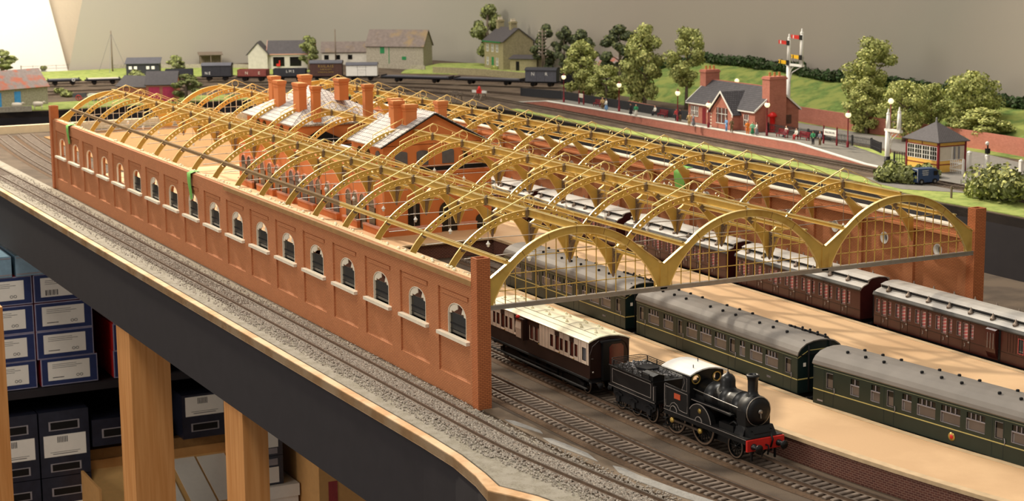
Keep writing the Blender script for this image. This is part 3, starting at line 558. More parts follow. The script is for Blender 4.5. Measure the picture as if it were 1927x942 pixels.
# green railcars
GR=[(-1.76,4.22),(-1.7,4.42),(-1.5,4.68),(-1.1,4.94),(-.55,5.08),(0,5.12),(.55,5.08),(1.1,4.94),(1.5,4.68),(1.7,4.42),(1.76,4.22)]
def gwin(wv,sy,hw):
    a,b,c,d,k=wv; y=sy*(hw-.06); o=sy*(hw+.012); m=MB('dmu_win'); m.box(a,y,c,b,y-sy*.02,d)
    m.use('curtain'); 
    if k!='d': m.box(a+.08,y-sy*.03,c,a+.16,y+sy*.01,c+.5)
    zt=c+(d-c)*.62; m.use('win_dark').box(a,y-sy*.01,zt,b,y+sy*.008,d); m.use('silver_line')
    if k in 'bs':
        m.box(a-.02,o,zt-.03,b+.02,y,zt+.03); n=3 if k=='b' else 1
        for i in range(1,n+1): x=a+(b-a)*i/(n+1); m.box(x-.025,o,zt,x+.025,y,d)
        m.box(a-.01,o,c-.01,a+.015,y,zt).box(a,o,c-.01,b,y,c+.008)
    else: m.box(a-.02,o,c-.02,a,y,d+.02).box(a,o,d,b,y,d+.02).box(a,o,c-.02,b,y,c)
    return m
def gw(s): return [(a-10.2,b-10.2,2.85,3.88 if k!='d' else 3.8,k) for a,b,k in s]
def gextra(exh,crest,doors):
    def f(t,h):
        m=MB('line_yellow')
        for sy in (-1,1): m.box(-h,sy*1.75,2.55,h,sy*1.765,2.61); m.use('line_faint').box(-h,sy*1.75,4.0,h,sy*1.762,4.035).use('line_yellow')
        if exh: m.box(h-.01,-1.7,2.54,h+.012,1.7,2.62); m.loft([[(h-.01,y,z),(h+.01,y,z),(h+.01,y,z+.05),(h-.01,y,z+.05)] for y,z in ((-1.72,4.0),(-.9,4.42),(.9,4.42),(1.72,4.0))])
        P('lining',m,t)
        for x in doors:
            for sy in (-1,1): m=MB('coach_green_dark'); [m.box(x+d-.02,sy*1.74,1.7,x+d+.02,sy*1.757,3.95) for d in (0,.85)]; m.box(x,sy*1.74,1.7,x+.85,sy*1.757,1.74).box(x,sy*1.74,3.91,x+.85,sy*1.757,3.95); P('door_outline',m,t)
        V=MB('matt_black').lathe([(0,.13),(.09,.12),(.12,.06),(.1,0),(.1,-.06)],(0,0,0),10).mesh('roof_ventilator')
        for x in (-8.3,-6.7,-5.1,-1.9,-.3,1.3,4.2,5.8,7.4):
            for y in (-.62,.62): PI('roof_ventilator',V,t,(x+(.25 if y>0 else 0),y,5.08))
        if exh:
            m=MB('matt_black'); m.tube([(h-4.5,.75,5.1),(h-.2,.75,5.12),(h+.12,.75,4.9),(h+.12,.75,1.8)],.07,6); m.tube([(h-.55,-.9,5.02),(h+.1,-.95,4.75),(h+.14,-.95,1.8)],.06,6)
            for i in range(9): m.ball((h-3.6+i*.42,.75+(.16 if i%2 else -.16),5.16),.1,6)
            m.box(h-.02,-1.72,4.15,h+.03,1.72,4.2); m.box(h,.2,3.3,h+.03,.42,3.6); m.tube([(h+.1,-.3,1.7),(h+.35,-.35,1.3),(h+.25,-.1,1.1)],.07,6); P('end_pipework',m,t)
            P('end_notice',MB('white').box(h,-1.3,3.4,h+.02,-1.1,3.65),t)
        if crest:
            m=MB('gold'); m.lathe([(0,0),(.26,0),(.26,-.02),(0,-.02)],(crest,-1.752,2.12),18,'y'); m.use('red').lathe([(0,0),(.14,0),(.14,-.03),(0,-.03)],(crest,-1.752,2.12),12,'y'); P('crest',m,t,label='round gold crest with a red centre')
        for x in doors: P('door_handle',MB('silver_line').tube([(x+.95,-1.78,2.55),(x+1.03,-1.83,2.75),(x+.95,-1.78,2.95)],.025,4),t)
        m=MB('silver_line'); letters(m,'50341',.2,face_ny(h-3.2,-1.755,2.1),'silver_line') if exh else m.box(-h+.4,-1.757,1.85,-h+.9,-1.752,1.95); P('number',m,t)
    return f
SA=[(.5,1.0,'d'),(1.75,3.2,'b'),(3.85,5.15,'b'),(5.9,6.35,'d'),(7.0,8.35,'b'),(8.8,10.2,'b'),(10.65,12.05,'b'),(12.55,13.1,'d'),(13.75,14.35,'s'),(15.0,16.4,'b'),(16.8,18.2,'b'),(19.1,19.7,'d')]
SB=[(1.25,1.8,'d'),(3.4,4.15,'s'),(5.2,5.95,'s'),(6.6,7.1,'d'),(7.85,8.6,'s'),(9.1,10.55,'b'),(11.0,12.5,'b'),(13.0,14.4,'b'),(15.2,15.75,'d'),(16.4,17.8,'b'),(18.2,18.9,'s'),(19.4,19.9,'d')]
ga=coach('green diesel railcar under the near end arches, in the middle of the green train','railcar',20.4,1.75,1.65,4.22,GR,'coach_green','coach_green_dark',gw(SA),gwin,group='green railcars',extra=gextra(True,None,(-10+.15,-4.6,2.1,8.6)),name='diesel_railcar')
place(ga,1.52,T4)
gb=coach('green diesel railcar with a round gold crest, cut off by the photo edge','railcar',20.4,1.75,1.65,4.22,GR,'coach_green','coach_green_dark',gw(SB),gwin,group='green railcars',extra=gextra(False,1.7,(-9.2,-3.9,4.75)),name='diesel_railcar')
place(gb,23.85,T4)
dup(ga,'green diesel railcar wholly under the brass roof, farthest back of the green train',(-20.55,T4(-20.5),0))
# maroon clerestory carriages
RR=[(-1.72,3.98),(-1.66,4.12),(-1.4,4.3),(-.98,4.45),(-.98,4.66),(-1.06,4.68),(-.6,4.84),(0,4.9),(.6,4.84),(1.06,4.68),(.98,4.66),(.98,4.45),(1.4,4.3),(1.66,4.12),(1.72,3.98)]
def rwin(wv,sy,hw):
    a,b,c,d,k=wv; y=sy*(hw-.05); m=MB('pane'); m.box(a,y,c,b,y-sy*.015,d); m.use('seat_red' if k=='r' else 'line_grey'); o=sy*(hw+.012); q=.04 if k=='r' else .018
    m.box(a-q,o,c-q,a,y,d+q).box(b,o,c-q,b+q,y,d+q).box(a,o,c-q,b,y,c).box(a,o,d,b,y,d+q); return m
def rextra(comps,brake):
    def f(t,h):
        for i in range(comps):
            x=-h+.15+2.3*i
            m=MB('seat_red'); m.box(x-.02,-1.5,1.75,x+2.1,1.5,3.8); m.use('seat_line')
            for z in (2.3,2.55,2.8,3.05,3.3):
                for sy in (-1,1): m.prism([(x+.05,z),(x+2.05,z+.5),(x+2.05,z+.57),(x+.05,z+.07)],'y',sy*1.5,sy*1.512)
            P('seat',m,t)
            m=MB('line_grey'); [letters(m,'3',.36,face_ny(x+1.02,-1.742,2.1),'line_grey') for _ in (0,)]; m.box(x+1.34,-1.75,2.3,x+1.5,-1.71,2.4); P('class_number',m,t)
        m=MB('line_grey'); m.use('umber')
        for sy in (-1,1):
            m.box(-h,sy*1.7,2.36,h,sy*1.716,2.4); m.box(-h,sy*1.7,3.84,h,sy*1.716,3.87)
            for i in range(comps): [m.box(-h+.15+2.3*i+d-.015,sy*1.7,1.7,-h+.15+2.3*i+d+.015,sy*1.716,3.9) for d in (.72,1.52)]
        P('mouldings',m,t)
        LM=MB('solder').lathe([(0,.5),(.04,.48),(.05,.36),(.12,.3),(.13,.2),(.22,.16),(.22,0),(.0,0)],(0,0,0),10).mesh('roof_lamp')
        for i in range(comps+(2 if brake else 0)):
            x=-h+1.2+2.3*i
            if abs(x)<h: PI('roof_lamp',LM,t,(x,-1.28,4.3)); PI('roof_lamp',LM,t,(x,1.1,4.42))
        m=MB('roof_edge'); m.tube([(-h+.3,-1.12,4.5),(h-.3,-1.12,4.5)],.028,4); m.tube([(-h+.3,1.12,4.5),(h-.3,1.12,4.5)],.028,4)
        for sy in (-1,1): m.use('matt_black').box(-h,sy*.99,4.45,h,sy*1.03,4.66); m.use('roof_edge'); m.loft([[(x,sy*1.82,3.92),(x,sy*1.83,4.0),(x,sy*1.72,4.2),(x,sy*1.68,4.14)] for x in (-h-.07,h+.07)])
        P('gas_pipe_and_gutter',m,t)
        if brake:
            m=MB('lake'); m.loft([[(x,-1.7,z0),(x,-1.7,z1),(x,-2.02,z1-.15),(x,-2.06,3.0),(x,-1.95,2.2)] for x,z0,z1 in ((1.2+h-9.0,1.75,3.95),(1.2+h-8.0,1.75,3.95))]); m.use('line_grey'); [m.box(h-7.75+d,-2.07,2.5,h-7.72+d,-2.05,3.6) for d in (.2,.5,.8)]
            m.use('black').box(h-6.78,-1.72,1.7,h-6.55,-1.71,3.9); P('guard_lookout',m,t)
            m=MB('umber'); [m.box(h-5.9+.28*i,-1.715,2.5,h-5.87+.28*i,-1.7,3.8) for i in range(6)]; P('van_panelling',m,t)
    return f
def rw(n,L,extra=()):
    o=[]
    for i in range(n): x=-L/2+.15+2.3*i; o+=[(x+.12,x+.53,2.66,3.66,'l'),(x+.75,x+1.28,2.48,3.66,'l'),(x+1.52,x+1.87,2.66,3.66,'l')]
    return o+list(extra)
ra=coach('maroon clerestory coach partly hidden by the right end arch, second from the right edge','coach',17.1,1.7,1.65,3.98,RR,'lake','lake_end',rw(7,17.1),rwin,rm='roof_silver',group='maroon clerestory coaches',extra=rextra(7,False))
place(ra,-12.95,T6)
rb=coach('maroon clerestory brake coach with a guard lookout, cut off by the photo edge','coach',20.6,1.7,1.65,3.98,RR,'lake','lake_end',rw(5,20.6,((3.0,3.55,2.55,3.66,'r'),(5.5,6.0,2.6,3.6,'r'),(6.3,6.85,2.55,3.66,'r'),(8.6,9.2,2.6,3.6,'r'))),rwin,rm='roof_silver',group='maroon clerestory coaches',extra=rextra(5,True))
place(rb,7.6,T6)
for x,lab in ((-31.5,'maroon clerestory coach seen under the middle arches, third from the right edge'),(-50.3,'maroon clerestory coach beside the end of the brick building, fourth from the right edge'),(-68.6,'maroon clerestory coach mostly hidden behind the brick building, farthest along')): dup(ra,lab,(x,T6(x),0))
# brown and cream coach
CR=[(-1.58,4.28),(-1.5,4.34),(-1.2,4.46),(-.7,4.6),(0,4.66),(.7,4.6),(1.2,4.46),(1.5,4.34),(1.58,4.28)]
def cwin(wv,sy,hw):
    a,b,c,d,k=wv; y=sy*(hw-.05); o=sy*(hw+.03); m=MB('win_grey' if k=='g' else 'win_maroon'); m.box(a,y,c,b,y-sy*.015,d); m.use('coach_white')
    m.box(a-.04,o,c-.04,a,y,d).box(b,o,c-.04,b+.03,y,d).box(a,o,c-.05,b,y,c); return m
cx=-5.45; cl=15.1
cw=[(a,b,2.95,3.8) for a,b in ((-12.35,-11.97),(-11.75,-11.27),(-10.34,-9.95),(-9.68,-9.21),(-3.41,-2.95),(-1.98,-1.54),(-1.27,-.82),(.11,.55))]+[(a,b,2.85,3.85) for a,b in ((-11.04,-10.48),(-8.89,-8.38),(-6.48,-5.96),(-5.74,-5.21),(-2.65,-2.09),(-.53,-.02))]
cw=[(a-cx,b-cx,c,d,'m') for a,b,c,d in cw]+[(1.18-cx,1.74-cx,2.9,3.8,'g')]
pan=[]; xs=[-13,-12.5]+[x for x in (-11.86,-11.15,-10.42,-9.82,-9.05,-8.28)]+[-7.0,-6.62]+[-5.05,-4.6,-4.15,-3.68,-2.8,-2.02,-1.42,-.66,.02,.68,1.02,1.85,2.1]
def cextra(t,h):
    for sy in (-1,1):
        m=MB('coach_white')
        for i,(a,b) in enumerate(zip(xs[:-1],xs[1:])):
            if a in (-8.28,-7.0,-6.62): continue
            a0,b0=a-cx+.03,b-cx-.03; hs=[w_ for w_ in cw if w_[0]>a0-.05 and w_[1]<b0+.05]
            m.prism([(a0,2.68),(b0,2.68),(b0,4.2),(a0,4.2)],'y',sy*1.56,sy*1.585,[[(w_[0],w_[2]),(w_[0],w_[3]),(w_[1],w_[3]),(w_[1],w_[2])] for w_ in hs[:1]])
            if b in (-8.28,2.1): P('cream_panelling',m,t,label='cream upper panelling'); m=MB('coach_white')
        for a,b in ((-11.06,-10.46),(-8.91,-8.36),(-6.6,-5.1),(-2.68,-2.07),(-.56,.0)):
            m=MB('umber'); m.box(a-cx,sy*1.58,3.86,b-cx,sy*1.6,4.18)
            if a>-6.7 and a<-5: pass
            else: m.use('coach_white').box(a+.05-cx,sy*1.58,2.7,b-.05-cx,sy*1.605,2.78)
            P('door_vent',m,t)
            P('door_handle',MB('gold').ball((b+.06-cx,sy*1.62,2.75),.05,6),t)
    m=MB('coach_white'); m.loft([[(x,-1.56,2.65),(x,-1.56,4.1),(x,-1.8,4.0),(x,-1.88,3.4),(x,-1.8,2.7)] for x in (-8.2-cx,-7.3-cx)]); m.use('umber').box(-7.28-cx,-1.86,2.6,-7.0-cx,-1.56,4.15).box(-8.2-cx,-1.9,4.02,-7.3-cx,-1.7,4.14); m.use('red').ball((-7.9-cx,-1.8,4.2),.16,8); P('guard_lookout',m,t)
    TV=MB('cream'); TV.lathe([(0,.2),(.05,.18),(.05,.1),(.12,.08),(.12,0)],(0,0,0),8); TV.tube([(-.14,0,.12),(.14,0,.12)],.03,4); TV=TV.mesh('torpedo_ventilator')
    for i,x in enumerate((-12.6,-11.4,-10.3,-9.3,-8.2,-6.9,-5.6,-4.3,-3.0,-1.9,-.9,.2,1.1)): PI('torpedo_ventilator',TV,t,(x-cx,(-.45,.5)[i%2],4.62)); PI('torpedo_ventilator',TV,t,(x-cx+.3,(.75,-.15)[i%2],4.58))
    m=MB('roof_silver'); m.tube([(-h+.4,-.75,4.62),(h-.4,-.75,4.62)],.018,4); m.tube([(-h+.4,-1.2,4.49),(h-.3,-1.2,4.49)],.014,4)
    for x in (-6.2,-4,-1.6,.9,3.2,5.4): m.tube([(x,-.75,4.62),(x,0,4.68),(x,.7,4.62)],.016,4)
    P('roof_pipes',m,t)
    m=MB('umber'); m.tube([(h+.01,y,z) for y,z in [(-1.5,1.8),(-1.5,3.4),(-1.3,3.95),(-.8,4.3),(0,4.42),(.8,4.3),(1.3,3.95),(1.5,3.4),(1.5,1.8)]],.035,5); m.use('gloss_black').box(h,-.62,1.6,h+.3,.62,4.28); m.use('win_maroon').prism([(-.15,2.6),(.95,2.6),(.95,3.85),(.75,4.05),(.05,4.05),(-.15,3.85)],'x',h+.3,h+.33); m.use('matt_black').box(h,-.75,4.2,h+.34,.75,4.32)
    m.use('steel'); m.ball((h+.1,-1.3,2.2),.08,6).box(h,-1.4,3.1,h+.05,-1.25,3.14); P('corridor_end',m,t,label='dark corridor end with brown gangway board')
    m=MB('matt_black'); 
    for sy in (-1,1): m.box(-h,sy*1.5,1.62,h,sy*1.62,1.74); m.box(-h+.2,sy*1.55,.98,h-.2,sy*1.7,1.06)
    P('footboards',m,t)
cc=coach('brown and cream coach with a pale cream roof coupled behind the black engine','coach',cl,1.55,1.75,4.28,CR,'umber','umber',cw,cwin,rm='cream',extra=cextra); place(cc,cx,T3)
# ------------------------------------------------------------------ engine and tender
lo=T('steam_engine','black steam engine with a red buffer beam and white cab roof','engine',(0,0,0))
def lineframe(m,x0,x1,z0,z1,y,w=.035,mm='line_grey'):
    m.use(mm); m.box(x0,y,z0,x1,y+.01,z0+w).box(x0,y,z1-w,x1,y+.01,z1).box(x0,y,z0,x0+w,y+.01,z1).box(x1-w,y,z0,x1,y+.01,z1)
m=MB('black').box(-4.2,-1.32,1.86,4.45,1.32,1.96); [m.box(-4.2,sy*1.24,1.6,4.45,sy*1.3,1.9) for sy in (-1,1)]; m.box(-4.0,-.72,.95,4.3,-.62,1.9).box(-4.0,.62,.95,4.3,.72,1.9); m.use('line_grey').box(-4.2,-1.325,1.88,4.4,-1.318,1.91); P('running_plate',m,lo)
m=MB('black')
for sy in (-1,1): m.prism([(-4.2,1.95),(-1.55,1.95),(-1.55,3.45),(-4.2,3.55)],'y',sy*1.2,sy*1.27); m.prism([(-2.3,3.45),(-1.45,3.45),(-1.45,4.7),(-2.5,4.7),(-2.2,4.35)],'y',sy*1.2,sy*1.27)
ho=[[(y+.27*cos(q),4.28+.27*sin(q)) for q in [-2*pi*k/14 for k in range(14)]] for y in (-.78,.78)]
m.prism([(-1.25,1.95),(1.25,1.95),(1.25,4.65),(.8,4.85),(0,4.95),(-.8,4.85),(-1.25,4.65)],'x',-1.6,-1.5,ho); P('cab',m,lo)
m=MB('gold')
for y in (-.78,.78): m.lathe([(.25,-1.49),(.33,-1.49),(.33,-1.45),(.25,-1.45),(.25,-1.49)],(0,y,4.28),18,'x')
P('spectacle_rim',m,lo)
m=MB('line_grey'); 
for sy in (-1,1):
    y=sy*1.275; pts=[(-4.05,2.12),(-3.95,2.1),(-3.6,2.15),(-3.4,2.4),(-3.1,2.5),(-2.8,2.4),(-2.55,2.15),(-2.2,2.1),(-1.7,2.1),(-1.7,3.3),(-4.05,3.38)]
    m.tube([(a,y,b) for a,b in pts],.02,4,True); m.tube([(a,y,b) for a,b in ((-4.17,2.0),(-4.17,3.5))],.025,4); m.tube([(-3.1+.36*cos(q),y+sy*.06,1.95+.34*sin(q)) for q in [pi*k/12 for k in range(13)]],.025,4); m.tube([(-2.3,y,3.5),(-1.75,y,3.5),(-1.75,y,4.3),(-2.1,y,4.4),(-2.0,y,4.0),(-2.3,y,3.5)],.015,4)
P('cab_lining',m,lo)
m=MB('plate_red'); [m.box(-3.1,sy*1.27,2.78,-2.45,sy*1.295,3.12) for sy in (-1,1)]; P('number_plate',m,lo,label='orange-red number plate')
m=MB('white'); a=[(-1.42,4.66),(-1.0,4.84),(-.5,4.96),(0,5.0),(.5,4.96),(1.0,4.84),(1.42,4.66)]; m.loft([[(x,y,z) for y,z in a+[(y*.98,z-.08) for y,z in a[::-1]]] for x in (-4.35,-1.2)]); m.use('matt_black').tube([(-2.9,.35,4.98),(-2.9,.35,5.25)],.03,5).tube([(-1.9,-.7,4.9),(-1.9,-.7,5.1)],.03,5); P('cab_roof',m,lo,label='white arched cab roof')
m=MB('gloss_black').lathe([(0,-4.2),(1.05,-4.2)],(0,0,3.0),12,'x'); m.box(-1.9,-.9,1.9,-1.5,.9,3.9).tube([(-1.6,0,4.0),(-1.7,.3,4.3)],.06,5); P('backhead',MB('gloss_black').box(-2.0,-.85,1.95,-1.6,.85,4.1),lo)
m=MB('gloss_black').lathe([(0,-1.55),(.84,-1.55),(.84,-.6),(.86,-.6),(.86,-.54),(.84,-.54),(.84,.9),(.86,.9),(.86,.96),(.84,.96),(.84,2.2),(.86,2.2),(.86,2.26),(.84,2.26),(.84,2.95)],(0,0,3.38),32,'x'); m.box(-1.5,-.84,1.95,-.5,.84,3.4); P('boiler',m,lo)
m=MB('black').lathe([(.88,2.9),(.92,2.92),(.92,3.75),(.86,3.85),(.8,3.86),(.8,3.9),(.5,3.98),(0,4.0)],(0,0,3.36),32,'x'); m.prism([(-.92,3.36),(.92,3.36),(.9,2.5),(1.1,1.95),(-1.1,1.95),(-.9,2.5)],'x',2.9,3.78); P('smokebox',m,lo)
m=MB('steel').lathe([(0,4.06),(.14,4.06),(.14,4.0),(.0,4.0)],(0,0,3.36),14,'x'); m.tube([(4.05,0,3.36),(4.07,.02,2.98)],.035,5).tube([(4.08,-.1,3.4),(4.08,.1,3.3)],.03,5); m.lathe([(.86,3.86),(.9,3.86),(.9,3.83)],(0,0,3.36),24,'x'); P('door_handle',m,lo)
m=MB('gloss_black').lathe([(.46,4.12),(.42,4.22),(.33,4.32),(.3,4.5),(.31,5.1),(.36,5.32),(.4,5.36),(.4,5.46),(.34,5.5),(.26,5.5),(.26,5.2)],(3.25,0,0),20); P('chimney',m,lo)
m=MB('gloss_black').lathe([(.62,4.0),(.5,4.18),(.47,4.3),(.47,4.62),(.42,4.82),(.28,4.97),(.1,5.03),(.08,5.12),(0,5.14)],(.75,0,0),22); m.tube([(.75,.0,5.1),(.75,0,5.42)],.03,5); P('dome',m,lo)
for x,r in ((-.5,1.28),(-3.5,1.28)):
    if x<-3: continue
    m=MB('gloss_black')
    for sy in (-1,1): m.prism([(x+r*cos(q),1.72+r*sin(q)) for q in [.18+(pi-.36)*k/16 for k in range(17)]],'y',sy*.86,sy*1.22); m.use('line_grey'); m.tube([(x+(r-.03)*cos(q),sy*1.225,1.72+(r-.03)*sin(q)) for q in [.18+(pi-.36)*k/16 for k in range(17)]],.03,4); m.use('gold'); m.lathe([(0,0),(.16,0),(.16,sy*.02),(0,sy*.02)],(x+.05,sy*1.225,2.55),10,'y'); m.use('gloss_black')
    m.use('line_grey'); m.tube([(x+.1+.34*cos(q),-1.335,1.92+.3*sin(q)) for q in [pi*k/10 for k in range(11)]],.025,4); P('splasher',m,lo)
DW=wheel_mb(1.18,18); DWM=DW.mesh('driving_wheel'); LW=wheel_mb(.72,10).mesh('leading_wheel')
for x in (-.5,-3.5):
    for sy in (-1,1): PI('driving_wheel',DWM,lo,(x,sy*.86,1.58))
for sy in (-1,1): PI('leading_wheel',LW,lo,(2.85,sy*.86,1.12))
for sy in (-1,1):
    m=MB('rail').box(-3.5,sy*1.08,1.2,-.5,sy*1.14,1.34); m.use('brass'); [m.cyl((x,sy*1.05,1.27),(x,sy*1.2,1.27),.17,10) for x in (-3.5,-.5)]; P('coupling_rod',m,lo)
m=MB('red').box(4.45,-1.36,1.22,4.6,1.36,1.9); P('buffer_beam',m,lo,label='red buffer beam')
m=MB('gloss_black')
for y in (-.92,.92): m.lathe([(.2,4.6),(.2,4.7),(.15,4.75),(.12,5.0),(.12,5.12),(.26,5.14),(.26,5.2),(0,5.22)],(0,y,1.5),14,'x')
P('buffers',m,lo)
m=MB('black'); m.tube([(4.6,0,1.5),(4.85,0,1.5),(4.9,0,1.3),(4.8,0,.95)],.06,5).tube([(4.62,.35,1.3),(4.75,.4,1.8),(4.5,.4,2.15)],.06,6).tube([(4.62,-.3,.8),(4.62,-.3,1.4)],.04,5); [m.box(4.3,y-.05,.55,4.42,y+.05,1.3) for y in (-.86,.86)]; P('coupling_and_hoses',m,lo)
m=MB('black'); m.box(3.85,-.6,1.95,4.3,.6,2.15).prism([(3.8,1.95),(4.4,1.95),(4.0,2.5),(3.8,2.5)],'y',-.95,.95); [m.box(1.4,sy*.65,1.95,2.85,sy*1.1,2.35) for sy in (-1,1)]; m.tube([(2.4,-1.0,2.4),(2.7,-.95,2.6),(3.0,-.9,2.45)],.07,6); m.tube([(3.9,-.7,2.0),(4.2,-.7,2.35)],.05,5).tube([(3.9,.7,2.0),(4.2,.7,2.35)],.05,5); P('front_fittings',m,lo)
m=MB('steel'); [m.tube([(-1.45,sy*.98,3.72),(1.0,sy*.97,3.6),(3.1,sy*.98,3.55)],.025,5) for sy in (-1,1)]; P('handrail',m,lo)
m=MB('black'); [m.prism([(-1.5,3.02),(2.55,2.9),(2.55,2.98),(-1.5,3.12)],'y',sy*.8,sy*1.12) for sy in (-1,1)]; m.use('line_grey'); [m.box(-1.5,sy*1.12,3.05,2.5,sy*1.13,3.08) for sy in (-1,1)]; P('side_feed_plate',m,lo)
m=MB('black'); [m.box(-4.3,sy*1.1,.8,-3.9,sy*1.3,.88).box(-4.3,sy*1.1,1.25,-3.9,sy*1.3,1.33).box(-4.2,sy*1.14,.8,-4.1,sy*1.2,1.9) for sy in (-1,1)]; P('cab_steps',m,lo)
place(lo,15.5,T3)
te=T('tender','black tender heaped with coal between the engine and the cream coach','tender',(0,0,0))
m=MB('black').box(-2.85,-1.25,1.95,2.6,1.25,3.2); m.box(-3.0,-1.32,1.85,2.95,1.32,1.96); m.box(2.6,-1.25,1.95,2.95,-1.15,3.0).box(2.6,1.15,1.95,2.95,1.25,3.0)
[m.loft([[(x,sy*1.25,3.12),(x,sy*1.36,3.24),(x,sy*1.34,3.28),(x,sy*1.2,3.2)] for x in (-2.85,2.5)]) for sy in (-1,1)]; P('tank',m,te)
m=MB('black')
for z in (3.32,3.42,3.52,3.64): m.tube([(2.2,-1.3,z),(-2.5,-1.3,z),(-2.85,-1.1,z),(-2.85,1.1,z),(-2.5,1.3,z),(2.2,1.3,z)],.03,4)
for x in (-2.3,-1.1,.1,1.3,2.2): [m.tube([(x,sy*1.3,3.2),(x,sy*1.3,3.66)],.035,4) for sy in (-1,1)]
P('coal_rails',m,te)
m=MB('coal'); rows=[]
for i in range(15):
    x=-2.3+4.4*i/14; rows.append([(x,-1.15+2.3*j/10,3.15+.22*sin(pi*j/10)*sin(pi*min(1,(i+2)/15))+random.uniform(-.03,.03)) for j in range(11)])
m.sheet(rows,False)
for i in range(620):
    x=random.uniform(-2.3,2.2); y=random.uniform(-1.12,1.12); s=random.uniform(.05,.12); m.use('coal_light' if random.random()<.3 else 'coal'); q=random.random()*6
    z=3.17+.22*cos(y/1.15*pi/2)+s*.2; m.add([(x+s*cos(q),y+s*sin(q),z),(x-s*sin(q),y+s*cos(q),z),(x-s*cos(q)*.8,y-s*sin(q),z),(x+s*sin(q),y-s*cos(q),z),(x,y,z+s*.9)],[(0,1,4),(1,2,4),(2,3,4),(3,0,4)])
o=P('coal',m,te,kind='stuff')
m=MB('matt_black').prism([(-.75,-.55),(-.2,-.75),(.6,-.5),(.7,.3),(.1,.75),(-.6,.4)],'z',3.42,3.56); m.T=None; P('water_filler',m,te)
m=MB('black').box(1.15,-1.2,3.2,2.5,-.35,3.55); m.loft([[(1.1,-1.2,3.55),(1.1,-.8,3.66),(1.1,-.35,3.55)],[(2.55,-1.2,3.55),(2.55,-.8,3.66),(2.55,-.35,3.55)]]); P('tool_box',m,te)
m=MB('line_grey'); [lineframe(m,-2.55,2.35,2.1,3.05,sy*1.255-(.01 if sy<0 else 0)) for sy in (-1,1)]; m.tube([(2.75,-1.3,2.05),(2.75,-1.3,2.95)],.03,4); m.box(-2.9,-1.325,1.88,2.9,-1.318,1.91); P('lining',m,te)
m=MB('matt_black')
for sy in (-1,1): m.prism([(-2.8,1.9),(2.7,1.9),(2.6,1.3),(1.9,.95),(-2.1,.95),(-2.7,1.3)],'y',sy*1.0,sy*1.06); [m.cbox((x,sy*1.12,1.1),(.4,.16,.4)).tube([(x-.5,sy*1.14,1.42),(x,sy*1.14,1.56),(x+.5,sy*1.14,1.42)],.06,5) for x in (-1.95,0,1.95)]
m.tube([(-2.6,-1.12,.72),(2.2,-1.12,.72)],.035,5); P('side_frame',m,te)
for x in (-1.95,0,1.95):
    for sy in (-1,1): PI('wheel',LW,te,(x,sy*.84,1.12))
m=MB('matt_black'); [m.lathe([(.17,-3.0),(.12,-3.05),(.12,-3.35),(.22,-3.36),(.22,-3.42),(0,-3.42)],(0,y,1.5),10,'x') for y in (-.9,.9)]; P('buffers',m,te)
place(te,7.25,T3)
# ------------------------------------------------------------------ rear layout: table and ground
edge=[(160,97),(-60,95.2),(-66,94.8),(-81,96.6),(-96,98.4),(-140,99.5),(-195,101),(-222,97),(-236,86),(-240.8,62),(-240.5,28),(-243,18),(-247,-20),(-252,-160)]
back=[(-335,-160),(-335,100),(-333,120),(-316,142),(-290,148.5),(-200,150.8),(-60,154),(160,159)]
rt=T('layout_table','rear layout table with black fascia carrying the grassy village scene','table',(-150,98,-88))
P('board_top',MB('ground').prism(edge+back,'z',-3.2,ZU-.02),rt,True)
P('fascia',MB('fascia').prism(edge+[(x+(1.2 if x<-235 else 0)*-1,y+1.2) for x,y in edge[::-1]],'z',-19,ZU-.12),rt,True)
for x,y in ((-40,110),(-150,125),(-250,60)): P('leg',MB('pine').box(x-2.5,y-2.5,-88,x+2.5,y+2.5,-3.2),rt,True)
def patch(n,m,pts,h,lab=None): o=struct(n,MB(m).prism(pts,'z',ZU-.01,ZU+h)); return o
patch('ground','grass_dark',[(160,134),(-110,131),(-160,134),(-200,150),(-60,154),(160,159)],.06)
patch('ground','grass',[(160,97.3),(-60,95.6),(-66,95.2),(-81,97),(-96,98.8),(-140,99.9),(-195,101.4),(-195,103),(-140,102.3),(-100,102),(-88,100.5),(-84,98.4),(-76.8,97.8),(-70,103),(-58,106),(160,106)],.1)
patch('ground','grass',[(-241.4,62),(-241,28),(-243.4,18),(-247.4,-20),(-253,-160),(-262,-160),(-259,-20),(-256,20),(-254,60),(-250,74),(-236,92),(-223,98),(-236.4,86.6)],.1)
patch('ground','grass',[(-315,-160),(-308,20),(-303,60),(-300,80),(-296,96),(-300,104),(-312,100),(-334,92),(-334,-160)],.12)
patch('ground','grass',[(-290,122),(-283,118),(-272,128),(-262,142),(-280,149),(-300,146),(-305,138)],.12)
patch('road','tarmac',[(-88,100.4),(-84,98.3),(-77,97.7),(-69.5,103),(-74,109),(-79,116),(-80,122),(-88,128),(-100,131),(-150,132.5),(-160,128),(-150,124),(-125,124),(-105,122),(-92,117),(-88,112),(-84,106)],.14)
patch('ground','grass',[(-105,120),(-93,115),(-89,110),(-96,109.5),(-112,115),(-122,118.5),(-120,121.5)],.1)
